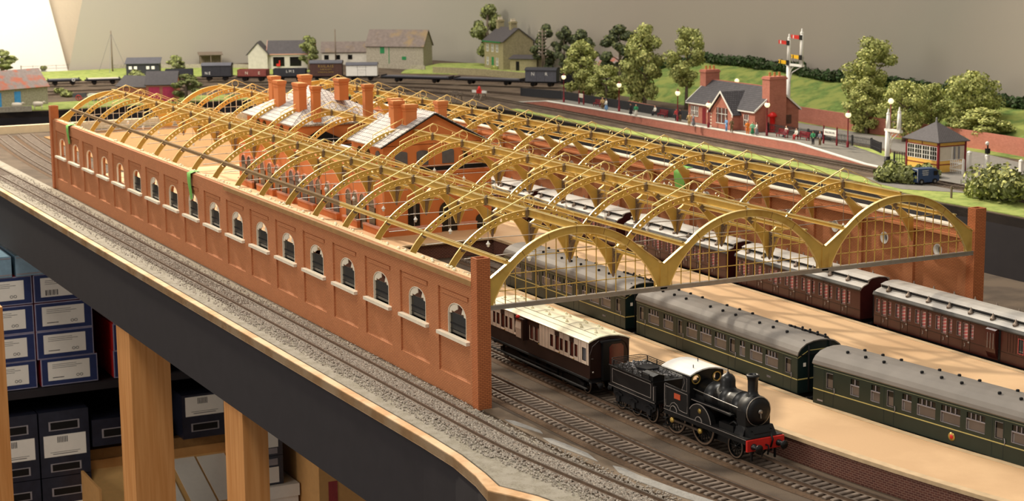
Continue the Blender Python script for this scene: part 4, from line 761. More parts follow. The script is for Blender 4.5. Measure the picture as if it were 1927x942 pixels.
# hill with a dark hedge
m=MB('grass_dark'); rows=[]
for i in range(60):
    x=-240+i*6; r=[]
    for j in range(12):
        f=j/11; y=133.5+f*17; top=(5.2 if x<-170 else 4.6 if x<-120 else 4.0)*min(1,(x+240)/35) if x<120 else 4
        r.append((x,y+.004*(x+60),ZU-.1+top*(f**.8)*1.25+.25*sin(x*.5+j)*f+random.uniform(-.12,.12)))
    rows.append(r)
m.sheet(rows); struct('hill',m)
def leaves(m,c,rad,n,s=.26,mats=('leaf_a','leaf_y'),fy=.35):
    c=np.array(c); rad=np.array(rad); d=RNG.normal(size=(n,3)); d/=np.linalg.norm(d,axis=1)[:,None]; r=RNG.uniform(.55,1.02,(n,1)); p=c+d*rad*r
    a=RNG.normal(size=(n,3)); a/=np.linalg.norm(a,axis=1)[:,None]; b=np.cross(a,d); b/=np.linalg.norm(b,axis=1)[:,None]+1e-6
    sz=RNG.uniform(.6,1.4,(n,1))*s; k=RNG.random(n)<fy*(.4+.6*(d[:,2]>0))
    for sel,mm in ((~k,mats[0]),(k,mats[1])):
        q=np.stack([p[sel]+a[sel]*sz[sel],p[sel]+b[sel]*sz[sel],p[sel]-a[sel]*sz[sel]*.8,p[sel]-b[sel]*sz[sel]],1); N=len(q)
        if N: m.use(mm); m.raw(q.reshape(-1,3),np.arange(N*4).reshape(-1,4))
def clumpy(m,cs,**k):
    for c,r,n in cs: leaves(m,c,r,n,**k)
for x0,x1,lab in ((-236,-176,'dark hedge along the hilltop behind the station trees'),(-176,-112,'dark hedge along the hilltop behind the tall red signals'),(-112,-20,'dark hedge along the hilltop at the right edge of the photo')):
    m=MB('hedge'); x=x0
    while x<x1: h=random.uniform(.7,1.3); top=(5.2 if x<-170 else 4.6 if x<-120 else 4.0)*min(1,(x+240)/35)*1.25; leaves(m,(x,149.6,ZU+top+h*.5),(1.8,1.2,h),170,.3,('hedge','leaf_c'),.3); x+=1.6
    one('hedge',m,lab,'hedge',((x0+x1)/2,149.6,2),w=True)
# ------------------------------------------------------------------ rear tracks
def spline(p,n=8):
    o=[]
    for i in range(len(p)-1):
        a,b,c,d=[Vector(p[max(0,min(len(p)-1,k))]+(0,)) for k in (i-1,i,i+1,i+2)]
        for k in range(n): t=k/n; o.append(.5*((2*b)+(-a+c)*t+(2*a-5*b+4*c-d)*t*t+(-a+3*b-3*c+d)*t**3))
    o.append(Vector(p[-1]+(0,))); return o
def ptrack(label,pts):
    S=spline(pts); t=T('railway_track',label,'track',(pts[0][0],pts[0][1],ZU)); N=[]
    for i,p in enumerate(S): d=(S[min(i+1,len(S)-1)]-S[max(0,i-1)]).normalized(); N.append(Vector((-d.y,d.x,0)))
    m=MB('ground'); m.loft([[(p+n*a)+Vector((0,0,ZU+b)) for a,b in ((-2.1,0),(2.1,0),(1.8,.16),(-1.8,.16))] for p,n in zip(S,N)]); P('trackbed',m,t,True)
    for sd in (-1,1): m=MB('rail'); m.loft([[(p+n*(sd*.825+a))+Vector((0,0,ZU+b)) for a,b in ((-.05,.2),(.05,.2),(.05,.42),(-.05,.42))] for p,n in zip(S,N)]); P('rail',m,t,True)
    m=MB('sleeper'); acc=0
    for i in range(len(S)-1):
        L=(S[i+1]-S[i]).length
        while acc<L: q=S[i].lerp(S[i+1],acc/L); n=N[i]; d=Vector((n.y,-n.x,0)); m.loft([[(q+n*a+d*b)+Vector((0,0,ZU+z)) for b,z in ((-.17,.14),(.17,.14),(.17,.22),(-.17,.22))] for a in (-1.35,1.35)]); acc+=.8
        acc-=L
    P('sleepers',m,t,True,kind='stuff')
ptrack('station track running along the front of the grey rear platform',[(-20,104.6),(-92,104.9),(-150,106),(-195,107),(-222,105.5),(-247,94),(-260,76),(-267,50),(-271,20),(-276,-60)])
ptrack('middle curving track behind the far end of the rear platform',[(-160,117.5),(-195,118),(-222,114),(-249,101),(-266,80),(-274,52),(-279,20),(-285,-60)])
ptrack('siding the row of goods wagons stands on',[(-180,146),(-212,143.5),(-232,137.5),(-245,127.5),(-263,115),(-276,100),(-286,83),(-291.5,64),(-295,45),(-299,10),(-304,-60)])
# ------------------------------------------------------------------ rear platform with its furniture
pf=T('platform','grey rear platform with a white edge and red brick face','platform',(-145,111,ZU))
fr=[(-206,108.2),(-193.5,108.2),(-150,108.9),(-116,109.2),(-99,108.6),(-91.5,107.8)]; bk=[(-91.5,110.6),(-99,114.4),(-112,115.2),(-130,113.8),(-193,112.6),(-206,111)]
m=MB('platform_grey'); zf=lambda x: ZU+1.4 if -194<x<-100 else ZU+.2
def slope_slab(m,ring,z0,h):
    vs=[(x,y,z0) for x,y in ring]+[(x,y,zf(x)+h) for x,y in ring]; n=len(ring); m.add(vs,[tuple(range(n))[::-1],tuple(n+i for i in range(n))]+[(i,(i+1)%n,n+(i+1)%n,n+i) for i in range(n)],False)
m=MB('platform_grey')
for i in range(5): a,b=fr[i],fr[i+1]; c,d=bk[::-1][i+1],bk[::-1][i]; slope_slab(m,[a,b,c,d],ZU,0)
P('surface',m,pf,True)
m=MB('edge_white')
for a,b in zip(fr[:-1],fr[1:]): m.loft([[(x,y-.08,zf(x)-.12),(x,y+.55,zf(x)-.12),(x,y+.55,zf(x)+.03),(x,y-.08,zf(x)+.03)] for x,y in (a,b)])
P('white_edge',m,pf,True)
m=MB('red_brick')
for a,b in zip(fr[:-1],fr[1:]): m.loft([[(x,y-.04,ZU),(x,y+.1,ZU),(x,y+.1,zf(x)-.12),(x,y-.04,zf(x)-.12)] for x,y in (a,b)])
P('brick_face',m,pf,True)
zp=ZU+1.42
def fence_run(label,pts,h,m_,gap=0,post=2.0,z=None,name='fence',rails=(.35,.85)):
    t=T(name,label,'fence',(pts[0][0],pts[0][1],z if z is not None else ZU)); b=MB(m_); zz=z if z is not None else ZU
    for a,c in zip(pts[:-1],pts[1:]):
        L=math.hypot(c[0]-a[0],c[1]-a[1]); 
        if not gap: b.loft([[(p[0],p[1]-.06,zz),(p[0],p[1]+.06,zz),(p[0],p[1]+.06,zz+h),(p[0],p[1]-.06,zz+h)] for p in (a,c)])
        else:
            for r in rails: b.tube([(a[0],a[1],zz+h*r),(c[0],c[1],zz+h*r)],.045,4)
            n=int(L/gap)
            for k in range(n+1): f=k/max(1,n); x,y=a[0]+(c[0]-a[0])*f,a[1]+(c[1]-a[1])*f; b.box(x-.04,y-.03,zz,x+.04,y+.03,zz+h)
    P('panel',b,t,True); q=MB(m_); 
    for p in pts: P('post',MB(m_).box(p[0]-.1,p[1]-.1,zz,p[0]+.1,p[1]+.1,zz+h+.08),t,True)
    return t
fence_run('black solid board fence along the back of the rear platform, left of the station',[(-205,109),(-195.2,112.3),(-170,112.5),(-150.4,112.2)],1.55,'dark_board',z=zp-.05)
fence_run('black lattice fence behind the rear platform, from the station to its right ramp',[(-129.4,113.4),(-119,113.6),(-109,114.2),(-104.5,114.2),(-99.8,112.2)],1.5,'dark_board',.34,z=zp-.05)
fence_run('black lattice fence between the platform ramp and the yellow signal box',[(-99,114),(-96,118),(-93,121)],1.5,'dark_board',.34)
for (u,v,gt),lab in (((1061,192,145),'platform lamp nearest the left end of the rear platform'),((1165,209,160),'platform lamp behind the solid fence, second from the left end'),((1275,228,175),'platform lamp beside the left end of the station house'),((1333,240,197),'platform lamp in front of the station doors, over a couple in tan and grey'),((1443,255,197),'platform lamp before the red post box at the right gable'),((1595,277,216),'platform lamp right of the station name sign')):
    p=G(u,v,zp); h=(v-gt)/PC(p); t=T('platform_lamp',lab,'lamp',(p.x,p.y,zp))
    P('post',MB('maroon').lathe([(.2,0),(.2,.8),(.1,.9),(.08,h-.4),(.14,h-.35),(.0,h-.3)],(0,0,0),10),t); P('globe',MB('lit_globe').ball((0,0,h),.42,14),t,label='glowing cream globe'); P('finial',MB('maroon').lathe([(.3,h+.3),(.1,h+.5),(.05,h+.7),(0,h+.7)],(0,0,0),10),t)
for (u,v,gt),lab in (((1386,205,152),'lamp whose globe rises above the station roof ridge'),((1674,290,190),'lamp whose globe stands in front of the tall tree at the signal posts')):
    p=G(u,v); h=(v-gt)/PC(p); t=T('street_lamp',lab,'lamp',(p.x,p.y,ZU)); P('post',MB('maroon').lathe([(.18,0),(.16,.8),(.08,.9),(.07,h-.3),(0,h-.3)],(0,0,0),8),t); P('globe',MB('lit_globe').ball((0,0,h),.42,14),t,label='glowing cream globe')
def bench(label,x,y,rz=0,m_='maroon'):
    t=T('platform_bench',label,'bench',(x,y,zp),rz); m=MB(m_); [m.box(-1.3,a,.5,1.3,a+.12,.56) for a in (-.3,-.13,.04)]; P('seat',m,t); m=MB(m_); [m.box(-1.3,.2+.05*i,.68+.2*i,1.3,.25+.05*i,.82+.2*i) for i in range(3)]; P('backrest',m,t)
    for s in (-1.1,1.1): P('leg',MB(m_).box(s-.06,-.3,0,s+.06,-.2,.5).box(s-.06,.15,0,s+.06,.25,1.1),t)
bench('maroon bench behind the couple in tan and pale blue at the left platform end',*G(1125,200,zp).xy); bench('low maroon bench right of the seated person in white and black',*G(1247,220,zp).xy); bench('maroon bench nearer the station, one of the pair by the black car',*G(1472,258,zp).xy); bench('maroon bench nearer the name sign, one of the pair by the black car',*G(1512,263,zp).xy)
def sign(label,x,y,w,txt,col,bg,h0,h1):
    t=T('station_sign',label,'sign',(x,y,zp)); 
    for s in (-1,1): P('post',MB('maroon').lathe([(.14,0),(.14,.9),(.11,1),(.1,h1+.3),(.16,h1+.4),(0,h1+.6)],(s*w/2,0,0),8),t)
    m=MB('white').box(-w/2+.05,-.05,h0,w/2-.05,.05,h1); m.use(bg).box(-w/2+.15,-.065,h0+.1,w/2-.15,-.05,h1-.1); 
    if txt: letters(m,txt,(h1-h0)*.52,face_ny(0,-.075,(h0+h1)/2),col)
    P('name_board',m,t)
p=G(1562,272,zp); sign('long white station name sign on maroon posts by the lattice fence',p.x,p.y,3.2,'BALLINLUIG','ink','white',1.35,2.2); p=G(1094,196,zp); sign('small white notice board on maroon posts at the left platform end',p.x,p.y,1.7,'','ink','ivory',1.2,1.9)
# little figures
def person(label,u,v,top,legs,hair='hair',sit=False,z=zp,skirt=False,rz=0,group=None,arm=.25):
    p=G(u,v,z); t=T('person',label,'person',(p.x,p.y,z),rz,group); H=2.05; hip=1.0; o=Vector((0,0,0))
    m=MB(legs)
    if sit:
        hip=.62; K1=[(.14,-.52,.6),(.16,-.5,.1)]
        for s in (-1,1): m.tube([(s*.14,0,hip),(s*.16,-.45,hip),(s*.16,-.5,.06)],[.15,.13,.09],7).ball((s*.16,-.58,.07),.1,6,(1,1.5,.7))
    elif skirt: m.lathe([(.3,.25),(.34,.3),(.27,.7),(.2,1.1)],(0,0,0),10); [m.tube([(s*.1,0,.3),(s*.1,0,.05)],.06,6) for s in (-1,1)]
    else:
        for s in (-1,1): m.tube([(s*.11,0,hip+.05),(s*.13,-.02,.55),(s*.14,.02,.08)],[.15,.11,.08],8).ball((s*.14,-.08,.06),.1,6,(.8,1.5,.6))
    d=hip-1.0; m.use(top); m.loft([[(a*cos(q),b*sin(q),z_+d) for q in [2*pi*k/12 for k in range(12)]] for a,b,z_ in ((.2,.15,.95),(.22,.16,1.1),(.2,.14,1.3),(.27,.16,1.55),(.25,.14,1.68),(.1,.1,1.74))],smooth=True)
    for s in (-1,1): m.tube([(s*.27,0,1.62+d),(s*.34,-.03,1.32+d),(s*.3,-.03-arm,1.1+d)],[.09,.075,.06],7)
    m.use('skin'); [m.ball((s*.3,-.05-arm,1.07+d),.065,6) for s in (-1,1)]; m.tube([(0,0,1.7+d),(0,0,1.82+d)],.08,6).ball((0,-.01,1.9+d),.145,10,(.9,1,1.15)).ball((0,-.15,1.89+d),.03,5); P('body',m,t)
    m=MB(hair); m.ball((0,.03,1.95+d),.15,10,(1,1,.9)); 
    if hair.startswith('cloth'): m.lathe([(.22,1.97+d),(.22,2.0+d),(.15,2.01+d),(.14,2.12+d),(0,2.14+d)],(0,.0,0),10)
    P('hair' if hair=='hair' else 'hat',m,t)
for a in (('person in tan standing beside a woman in pale blue at the left platform end',1134,205,'cloth_tan','cloth_brown'),('woman in a long pale blue coat at the left platform end',1141,208,'cloth_white','cloth_blue'),('man in black beside a woman in green on the rear platform',1187,217,'cloth_dark','cloth_dark'),('woman in a green coat and pale skirt on the rear platform',1197,219,'cloth_green','cloth_white'),('man in a red jacket carrying a white parcel under the third platform lamp',1273,227,'cloth_red','cloth_dark'),('person in dark clothes close behind the man in a red jacket',1280,228,'cloth_dark','cloth_brown'),('person in tan by the left window of the station house',1297,236,'cloth_tan','cloth_tan'),('person in a grey coat by the left window of the station house',1305,238,'cloth_grey','cloth_grey'),('person in light blue before the bay window of the station',1367,246,'cloth_blue','cloth_blue'),('person in brown before the bay window of the station',1377,248,'cloth_brown','cloth_brown'),('person in bright orange by the right door of the station',1407,252,'cloth_orange','cloth_orange'),('woman in mint green right of the person in orange',1416,254,'cloth_mint','cloth_green'),('person in white right of the woman in mint green',1424,255,'cloth_white','cloth_grey'),('man in dark green standing left of the station name sign',1530,272,'cloth_green','cloth_dark'),('person in grey with a brown bag left of the station name sign',1543,273,'cloth_grey','cloth_brown')):
    w_='woman' in a[0] or 'coat' in a[0]; person(*a,skirt=w_,hair='cloth_dark' if 'man in' in a[0] and not w_ else 'hair',rz=random.uniform(-.8,.8))
person('person in white and black sitting at the end of the low maroon bench',1233,217,'cloth_white','cloth_dark',sit=True); person('person in white sitting on the bench by the black car',1480,257,'cloth_white','cloth_grey',sit=True); person('person in white and pink sitting between the two benches by the car',1499,262,'cloth_white','cloth_red',sit=True)
# ------------------------------------------------------------------ buildings
def house(label,name,p0,p1,depth,eave,ridge,wall_m,roof_m,wins=(),chim=(),z=ZU,over=.3,side=(),kind='gable',trim=None,group=None):
    p0=Vector(p0[:2]); p1=Vector(p1[:2]); d=p1-p0; L=d.length; t=T(name,label,'building',(p0.x,p0.y,z),math.atan2(d.y,d.x),group); D=depth
    m=MB(wall_m); m.box(0,0,0,L,D,eave)
    if kind=='gable': m.prism([(0,eave-.02),(D,eave-.02),(D/2,ridge)],'x',0,L)
    P('walls',m,t); m=MB(roof_m); o=over; sl=(ridge-eave)/(D/2)
    if kind=='gable':
        roofslab(m,(-o,-o,eave-o*sl),(L+o,-o,eave-o*sl),(L+o,D/2,ridge),(-o,D/2,ridge),.16); roofslab(m,(-o,D+o,eave-o*sl),(L+o,D+o,eave-o*sl),(L+o,D/2,ridge),(-o,D/2,ridge),.16)
    elif kind=='mono': roofslab(m,(-o,-o,eave),(L+o,-o,eave),(L+o,D+o,ridge),(-o,D+o,ridge),.16)
    else:
        A,B,C_,E_=(-o,-o,eave),(L+o,-o,eave),(L+o,D+o,eave),(-o,D+o,eave); T_=(L/2,D/2,ridge); [m.add([A_,B_,T_],[(0,1,2)],False) for A_,B_ in ((A,B),(B,C_),(C_,E_),(E_,A))]; m.box(-o,-o,eave-.12,L+o,D+o,eave)
    P('roof',m,t)
    if trim:
        m=MB(trim)
        for x in (-o-.04,L+o+.04): m.loft([[(x-.05,a,b),(x+.05,a,b),(x+.05,a,b+.3),(x-.05,a,b+.3)] for a,b in ((-o,eave-o*sl-.05),(D/2,ridge-.05))]); m.loft([[(x-.05,a,b),(x+.05,a,b),(x+.05,a,b+.3),(x-.05,a,b+.3)] for a,b in ((D+o,eave-o*sl-.05),(D/2,ridge-.05))])
        m.box(-o,-o-.08,eave-o*sl-.1,L+o,-o,eave-o*sl+.1); P('bargeboard',m,t)
    for x0,x1,z0,z1,mm,nm in wins:
        m=MB(mm).box(x0,-.06,z0,x1,.1,z1)
        if nm=='window': m.use('white'); m.box(x0-.08,-.09,z0-.1,x1+.08,-.02,z0).box((x0+x1)/2-.05,-.08,z0,(x0+x1)/2+.05,-.02,z1).box(x0,-.08,(z0+z1)/2-.05,x1,-.02,(z0+z1)/2+.05).box(x0-.08,-.08,z0,x0+.03,-.02,z1).box(x1-.03,-.08,z0,x1+.08,-.02,z1)
        P(nm,m,t)
    for y0,y1,z0,z1,mm,nm in side: P(nm,MB(mm).box(L-.1,y0,z0,L+.06,y1,z1),t)
    for cx_,cy_,w_,h0,h1,mm in chim:
        m=MB(mm).box(cx_-w_/2,cy_-w_*.8,h0,cx_+w_/2,cy_+w_*.8,h1); m.box(cx_-w_/2-.12,cy_-w_*.8-.12,h1-.45,cx_+w_/2+.12,cy_+w_*.8+.12,h1-.2)
        m.use('carton' if 'brick' in mm else 'ivory'); [m.lathe([(.2,h1),(.22,h1+.1),(.16,h1+.6),(.2,h1+.65),(.1,h1+.65)],(cx_,cy_+q*w_*.45,0),8) for q in (-1,0,1)] ; P('chimney',m,t)
    return t
sh=house('red brick station house with dark tiled roof and white bargeboards','station_house',(-149.6,111.6),(-130.3,111.6),8.3,3.35,6.6,'red_brick','slate_dark',
 ((1.0,1.9,1.1,2.7,'pane_dark','window'),(2.1,3.0,1.1,2.7,'pane_dark','window'),(4.3,5.3,0,2.6,'maroon','door'),(6.5,7.5,0,2.6,'maroon','door'),(16.4,17.5,.8,2.6,'pane_dark','window')),((.1,4.1,1.7,3.3,8.4,'red_brick'),(19.3,3.6,2.0,0,8.6,'red_brick')),z=zp,trim='white',side=((5.6,6.9,1.0,2.4,'pane_dark','window'),))
m=MB('red_brick'); m.box(8.9,-1.4,0,15.2,2.0,2.7); m.prism([(8.9,2.68),(15.2,2.68),(12.05,5.6)],'y',-1.4,3.4); P('wing',m,sh); m=MB('slate_dark'); roofslab(m,(8.5,-1.75,2.3),(8.5,3.6,2.3),(12.05,3.6,5.75),(12.05,-1.75,5.75),.16); roofslab(m,(15.6,-1.75,2.3),(15.6,3.6,2.3),(12.05,3.6,5.75),(12.05,-1.75,5.75),.16); P('wing_roof',m,sh)
m=MB('white'); [m.loft([[(x,-1.8,z_),(x,-1.7,z_),(x,-1.7,z_+.32),(x,-1.8,z_+.32)] for x,z_ in (a,(12.05,5.72))]) for a in ((8.4,2.2),(15.7,2.2))]; P('bargeboard',m,sh)
for x in (10.6,11.7,12.8): P('window',MB('pane_dark').box(x,-1.46,.9,x+.95,-1.35,3.3).use('white').box(x+.42,-1.5,.9,x+.5,-1.4,3.3).box(x,-1.5,2.3,x+.95,-1.4,2.4).box(x-.08,-1.5,.8,x+1.03,-1.4,.9),sh)
m=MB('ivory'); [m.box(x-.12,-1.44,z_,x+.25,-1.38,z_+.25) for x in (8.95,14.95) for z_ in (0,.5,1,1.5,2)]; P('quoins',m,sh)
m=MB('red_brick'); m.box(.0,4.1,6.55,19.3,4.2,6.85); P('ridge_tiles',m,sh)
one('post_box',MB('phone_red').lathe([(.55,0),(.55,.2),(.45,.25),(.45,2.3),(.7,2.4),(.75,2.6),(.5,2.95),(.2,3.1),(0,3.12)],(0,0,0),16),'round red post box against the right gable of the station house','post box',(-129.3,114.2,zp))
# signal box
sb=house('yellow and maroon signal box with a grey pyramid roof and white windows','signal_box',(-93.2,111.5),(-86.6,111.5),6.0,5.0,7.8,'ivory','slate_plain',(),(),kind='hip',over=.55)
m=MB('yellow'); m.box(-.05,-.06,0,6.65,.05,2.0).box(-.05,-.06,4.3,6.65,.05,5.0).box(6.55,0,0,6.67,6,2.0).box(6.55,0,4.3,6.67,6,5.0); P('yellow_boarding',m,sb)
m=MB('maroon'); [m.box(a-.16,b-.16,0,a+.16,b+.16,5) for a,b in ((0,0),(6.6,0),(6.6,6.0))]; m.box(-.1,-.1,1.3,6.7,0,1.45).box(-.1,-.1,4.2,6.7,0,4.35).box(6.6,0,1.3,6.7,6,1.45).box(6.6,0,4.2,6.7,6,4.35).box(3.2,-.1,4.3,3.35,0,5); P('frame',m,sb)
for x0 in (.25,1.8,3.4,4.95):
    m=MB('win_dark').box(x0,-.08,2.05,x0+1.4,.0,4.15); m.use('white'); [m.box(x0+1.4*i/3-.04,-.12,2.05,x0+1.4*i/3+.04,-.06,4.15) for i in range(4)]; [m.box(x0,-.12,2.05+.7*i-.04,x0+1.4,-.06,2.05+.7*i+.04) for i in range(4)]; P('window',m,sb)
m=MB('pane').box(6.66,.4,2.1,6.7,5.6,4.15); m.use('cloth_grey').box(6.68,3.4,2.1,6.72,3.7,4.1).box(6.68,4.4,2.1,6.72,4.7,4.1); m.use('white').box(6.66,.3,2.0,6.75,5.7,2.1).box(6.66,2.9,2.1,6.75,3.05,4.15); P('window',m,sb)
sb.scale=(1,.77,.86)
P('finial',MB('grey').lathe([(.2,7.7),(.12,8.1),(.18,8.3),(0,8.5)],(3.3,3.0,0),8),sb)
# farm and village buildings on the left table
W='win_dark'
house('long grey stone barn with green door high up and mossy roof','barn',G(690,124),G(797,125.5),6.5,5.0,8.6,'stone','moss_roof',((3.6,4.7,3.1,4.8,'green_paint','door'),(9.2,10.3,1.6,2.4,'green_paint','window_shutter'),(5.8,5.95,0,5,'green_paint','drainpipe')))
house('low pale farm shed with a mossy roof between the open store and the barn','farm_shed',G(606,122),G(691,121),5.0,3.2,5.4,'render','moss_roof',((1.0,2.2,1.4,2.5,W,'window'),(4.2,5.4,1.4,2.5,W,'window'),(7.4,8.6,1.4,2.5,W,'window'))[:0]+((.6,1.7,1.3,2.4,W,'opening'),(3.4,4.5,1.3,2.4,W,'opening'),(6.4,7.5,1.3,2.4,W,'opening')))
gs=house('stone goods store with dark slate roof and two open dark bays','goods_store',G(505,131),G(590,130),6.5,3.9,6.6,'render','slate_plain',((1.2,3.9,.8,3.0,W,'opening'),(5.2,7.9,.8,3.0,W,'opening')),trim='pink_trim')
m=MB('render'); m.box(-4.6,-1.2,0,0,6,3.9); m.prism([(-4.6,3.88),(0,3.88),(-2.3,6.4)],'y',-1.2,6); P('gable_wing',m,gs); m=MB('slate_plain'); roofslab(m,(-5,-1.5,3.5),(-5,6,3.5),(-2.3,6,6.5),(-2.3,-1.5,6.5),.16); roofslab(m,(.4,-1.5,3.5),(.4,6,3.5),(-2.3,6,6.5),(-2.3,-1.5,6.5),.16); P('wing_roof',m,gs)
P('red_barrow',MB('red').box(2.0,-.4,.8,2.9,.0,1.4).box(2.6,-.3,1.4,2.9,.1,2.2),gs)
fh=house('square stone farmhouse with two chimneys and a green front door','farmhouse',G(912,128),G(947,132.5),8.2,6.7,9.6,'stone_y','slate_plain',((1.2,2.0,4.2,5.9,'win_grey','window'),(3.6,4.4,4.2,5.9,'win_grey','window'),(5.8,6.6,4.2,5.9,'win_grey','window'),(1.2,2.0,1.0,2.8,'win_grey','window'),(5.8,6.6,1.0,2.8,'win_grey','window'),(3.5,4.5,0,2.9,'green_paint','door')),((.5,4.1,1.0,9.0,11.4,'stone_y'),(6.6,4.1,1.0,9.0,11.2,'stone_y')))
P('gutter',MB('green_paint').box(-.3,-.5,6.35,8.2,-.3,6.6),fh)
house('small stone outbuilding right of the farmhouse with a dark square hole','outbuilding',G(1012,134),G(1075,133),5,3.2,5.2,'stone_y','moss_roof',((1.0,2.1,1.0,2.2,W,'opening'),))
house('low stone lean-to joining the farmhouse gable','lean_to',G(960,134),G(1010,134.5),4,2.8,3.4,'stone_y','slate_plain',((1.4,2.2,.2,2.3,W,'opening'),),kind='mono')
house('grey stone barn with rusty tin roof and two blue doors','barn',G(-60,210),G(91,196),6.5,3.7,6.8,'stone','tin_rust',((1.0,2.4,0,3.0,'blue_door','door'),(5.8,7.3,0,3.0,'blue_door','door'),(10.2,11.6,0,3.0,'blue_door','door')))
ga_=house('brick garage with two pink double doors and dark roof','garage',G(276,192),G(332,191),8.5,3.4,5.6,'red_brick','slate_plain',((.5,2.6,0,2.9,'garage_pink','door'),(3.2,5.3,0,2.9,'garage_pink','door')),trim=None)
ga_.rotation_euler[2]+=0
house('dark slate roofed shed behind the pink garage','outbuilding',G(222,186),G(275,188),6,2.6,4.4,'red_brick','slate_plain')
sd=house('dark wooden hut with white round windows behind the black wagons','hut',G(238,143),G(300,142),4,2.7,3.8,'wagon_dark','wagon_grey',tuple((x,x+.7,1.5,2.2,'white','window_pane') for x in (.6,1.8,4.6,5.8)),kind='mono')
t=T('open_shed','open timber shed with a sagging brown roof on the skyline','shed',tuple(G(378,124))); m=MB('bark'); [m.box(x-.1,y-.1,0,x+.1,y+.1,2.7) for x in (0,2.5,5) for y in (0,2.4)]; m.box(-.1,2.3,0,5.1,2.4,2.4); P('frame',m,t); P('roof',MB('bark').prism([(-.4,2.6),(2.8,3.1),(2.8,3.25),(-.4,2.75)],'x',-.5,5.5),t); t.rotation_euler[2]=1.35
house('small dark stone hut with an orange roof edge among the platform trees','hut',G(1118,150),G(1165,152),4,3.2,4.8,'stone','tin_rust')
# walls
def wallrun(label,pts,h,m_,z=ZU,w_=.35): 
    b=MB(m_); 
    for a,c in zip(pts[:-1],pts[1:]):
        d=(Vector(c[:2])-Vector(a[:2])).normalized(); n=Vector((-d.y,d.x))*w_/2
        b.loft([[(p[0]-n.x,p[1]-n.y,z),(p[0]+n.x,p[1]+n.y,z),(p[0]+n.x,p[1]+n.y,z+h),(p[0]-n.x,p[1]-n.y,z+h)] for p in (a,c)])
    return one('garden_wall',b,label,'wall',(pts[0][0],pts[0][1],z),w=True)
wallrun('long red brick wall at the foot of the green hill, right of the station',[(-152,133.8),(-130,133.2),(-112,134.2),(-92,133.6),(-60,134.2),(-20,135)],2.7,'red_brick'); wallrun('low red brick wall behind the solid platform fence, left of the station',[(-178,117),(-160,115.6),(-151,115)],2.2,'red_brick')
wallrun('stone wall before the farmhouse behind the flat wagons',[G(815,138),G(905,142),G(990,150)],1.5,'stone_y'); wallrun('stone wall in front of the barn with the blue doors',[G(-30,213),G(60,209)],1.0,'stone'); wallrun('long stone wall under the sky at the back left',[G(100,127),G(240,129),G(440,128),G(470,129)],1.0,'stone',w_=.5); wallrun('stone wall stub before the long barn',[G(700,127),G(760,130),G(800,132)],1.1,'stone')
fence_run('wooden post and rail fence in front of the bright wall',[tuple(G(40,134).xy),tuple(G(128,131).xy)],1.3,'bark',2.4,name='field_fence')
# ------------------------------------------------------------------ goods wagons
WW=wheel_mb(.5).mesh('wheel')
def wagon(label,kind,a,b,col,name='goods_wagon',top='wagon_grey',txt=None,tc='ivory',H=2.4):
    p=G(*a,z=ZU+.42); q=G(*b,z=ZU+.42); L=(q-p).length; c=(p+q)/2; t=T(name,label,'wagon',(c.x,c.y,ZU+.42),math.atan2(q.y-p.y,q.x-p.x)); h=L/2; w_=1.4
    m=MB('matt_black'); m.box(-h,-1.2,.75,h,1.2,1.05); [m.box(s*h*.55-.3,sy*1.0-.05,.3,s*h*.55+.3,sy*1.0+.05,1.0) for s in (-1,1) for sy in (-1,1)]; [m.cyl((s*h,y,.95),(s*(h+.4),y,.95),.12,8) for s in (-1,1) for y in (-.85,.85)]; P('underframe',m,t)
    for s in (-1,1):
        for sy in (-1,1): PI('wheel',WW,t,(s*h*.55,sy*.83,.5))
    if kind=='van':
        m=MB(col); m.box(-h,-w_,1.05,h,w_,1.05+H); m.prism([(-w_,1.05+H)]+[(w_*cos(x),1.05+H+.45*sin(x)) for x in [pi*k/8 for k in range(8,-1,-1)]],'x',-h,h); m.use('matt_black'); [m.box(x-.02,-w_-.02,1.05,x+.02,-w_,1.05+H) for x in (-.9,.9)]; P('body',m,t)
        R=[(w_*1.08*cos(x),1.0+H+.55*sin(x)) for x in [pi*k/10 for k in range(11)]]; P('roof',MB(top).loft([[(x,y,z) for y,z in R+[(y,z-.1) for y,z in R[::-1]]] for x in (-h-.1,h+.1)]),t)
    elif kind=='open': 
        m=MB(col); m.box(-h,-w_,1.05,h,-w_+.12,1.05+H).box(-h,w_-.12,1.05,h,w_,1.05+H).box(-h,-w_,1.05,-h+.12,w_,1.05+H).box(h-.12,-w_,1.05,h,w_,1.05+H).box(-h,-w_,1.05,h,w_,1.2); m.use('coal').box(-h+.12,-w_+.12,1.2,h-.12,w_-.12,1.05+H*.85); P('body',m,t)
    else:
        m=MB(col); m.box(-h,-w_,1.0,h,w_,1.22); [m.box(s*h-.15*s,-w_,1.2,s*h,w_,1.5) for s in (-1,1)]; m.use(top).box(-h*.9,-w_*.9,1.22,h*.9,w_*.9,1.32); P('deck',m,t)
    if txt:
        m=MB(tc)
        for s,size,x,z in txt: letters(m,s,size,face_ny(x,-w_-.03,z),tc)
        P('lettering',m,t,label='painted lettering')
    return t
wagon('black well wagon at the far left behind the rusty barn','flat',(90,160.5),(150,158.5),'wagon_dark',txt=[('O',.9,2.0,1.05)],tc='white'); wagon('black bogie flat wagon with pale boxes, second from the left','flat',(163,159),(226,157),'wagon_dark',top='roof_silver',H=1)
wagon('dark wagon half hidden behind the bushy tree by the garage','open',(312,153),(364,152),'wagon_dark',H=1.6,txt=[('N',.9,-1.5,1.9)],tc='white')
wagon('dark grey van left of the red open wagon','van',(382,151.5),(437,151),'wagon_dark',txt=[('N E',.8,-1.9,1.7)],tc='white'); wagon('red-brown open wagon right of the dark grey van','open',(450,152),(505,152),'wagon_red',H=1.5,txt=[('N',.9,-1.2,1.8),('E',.9,1.6,1.8)],tc='ivory')
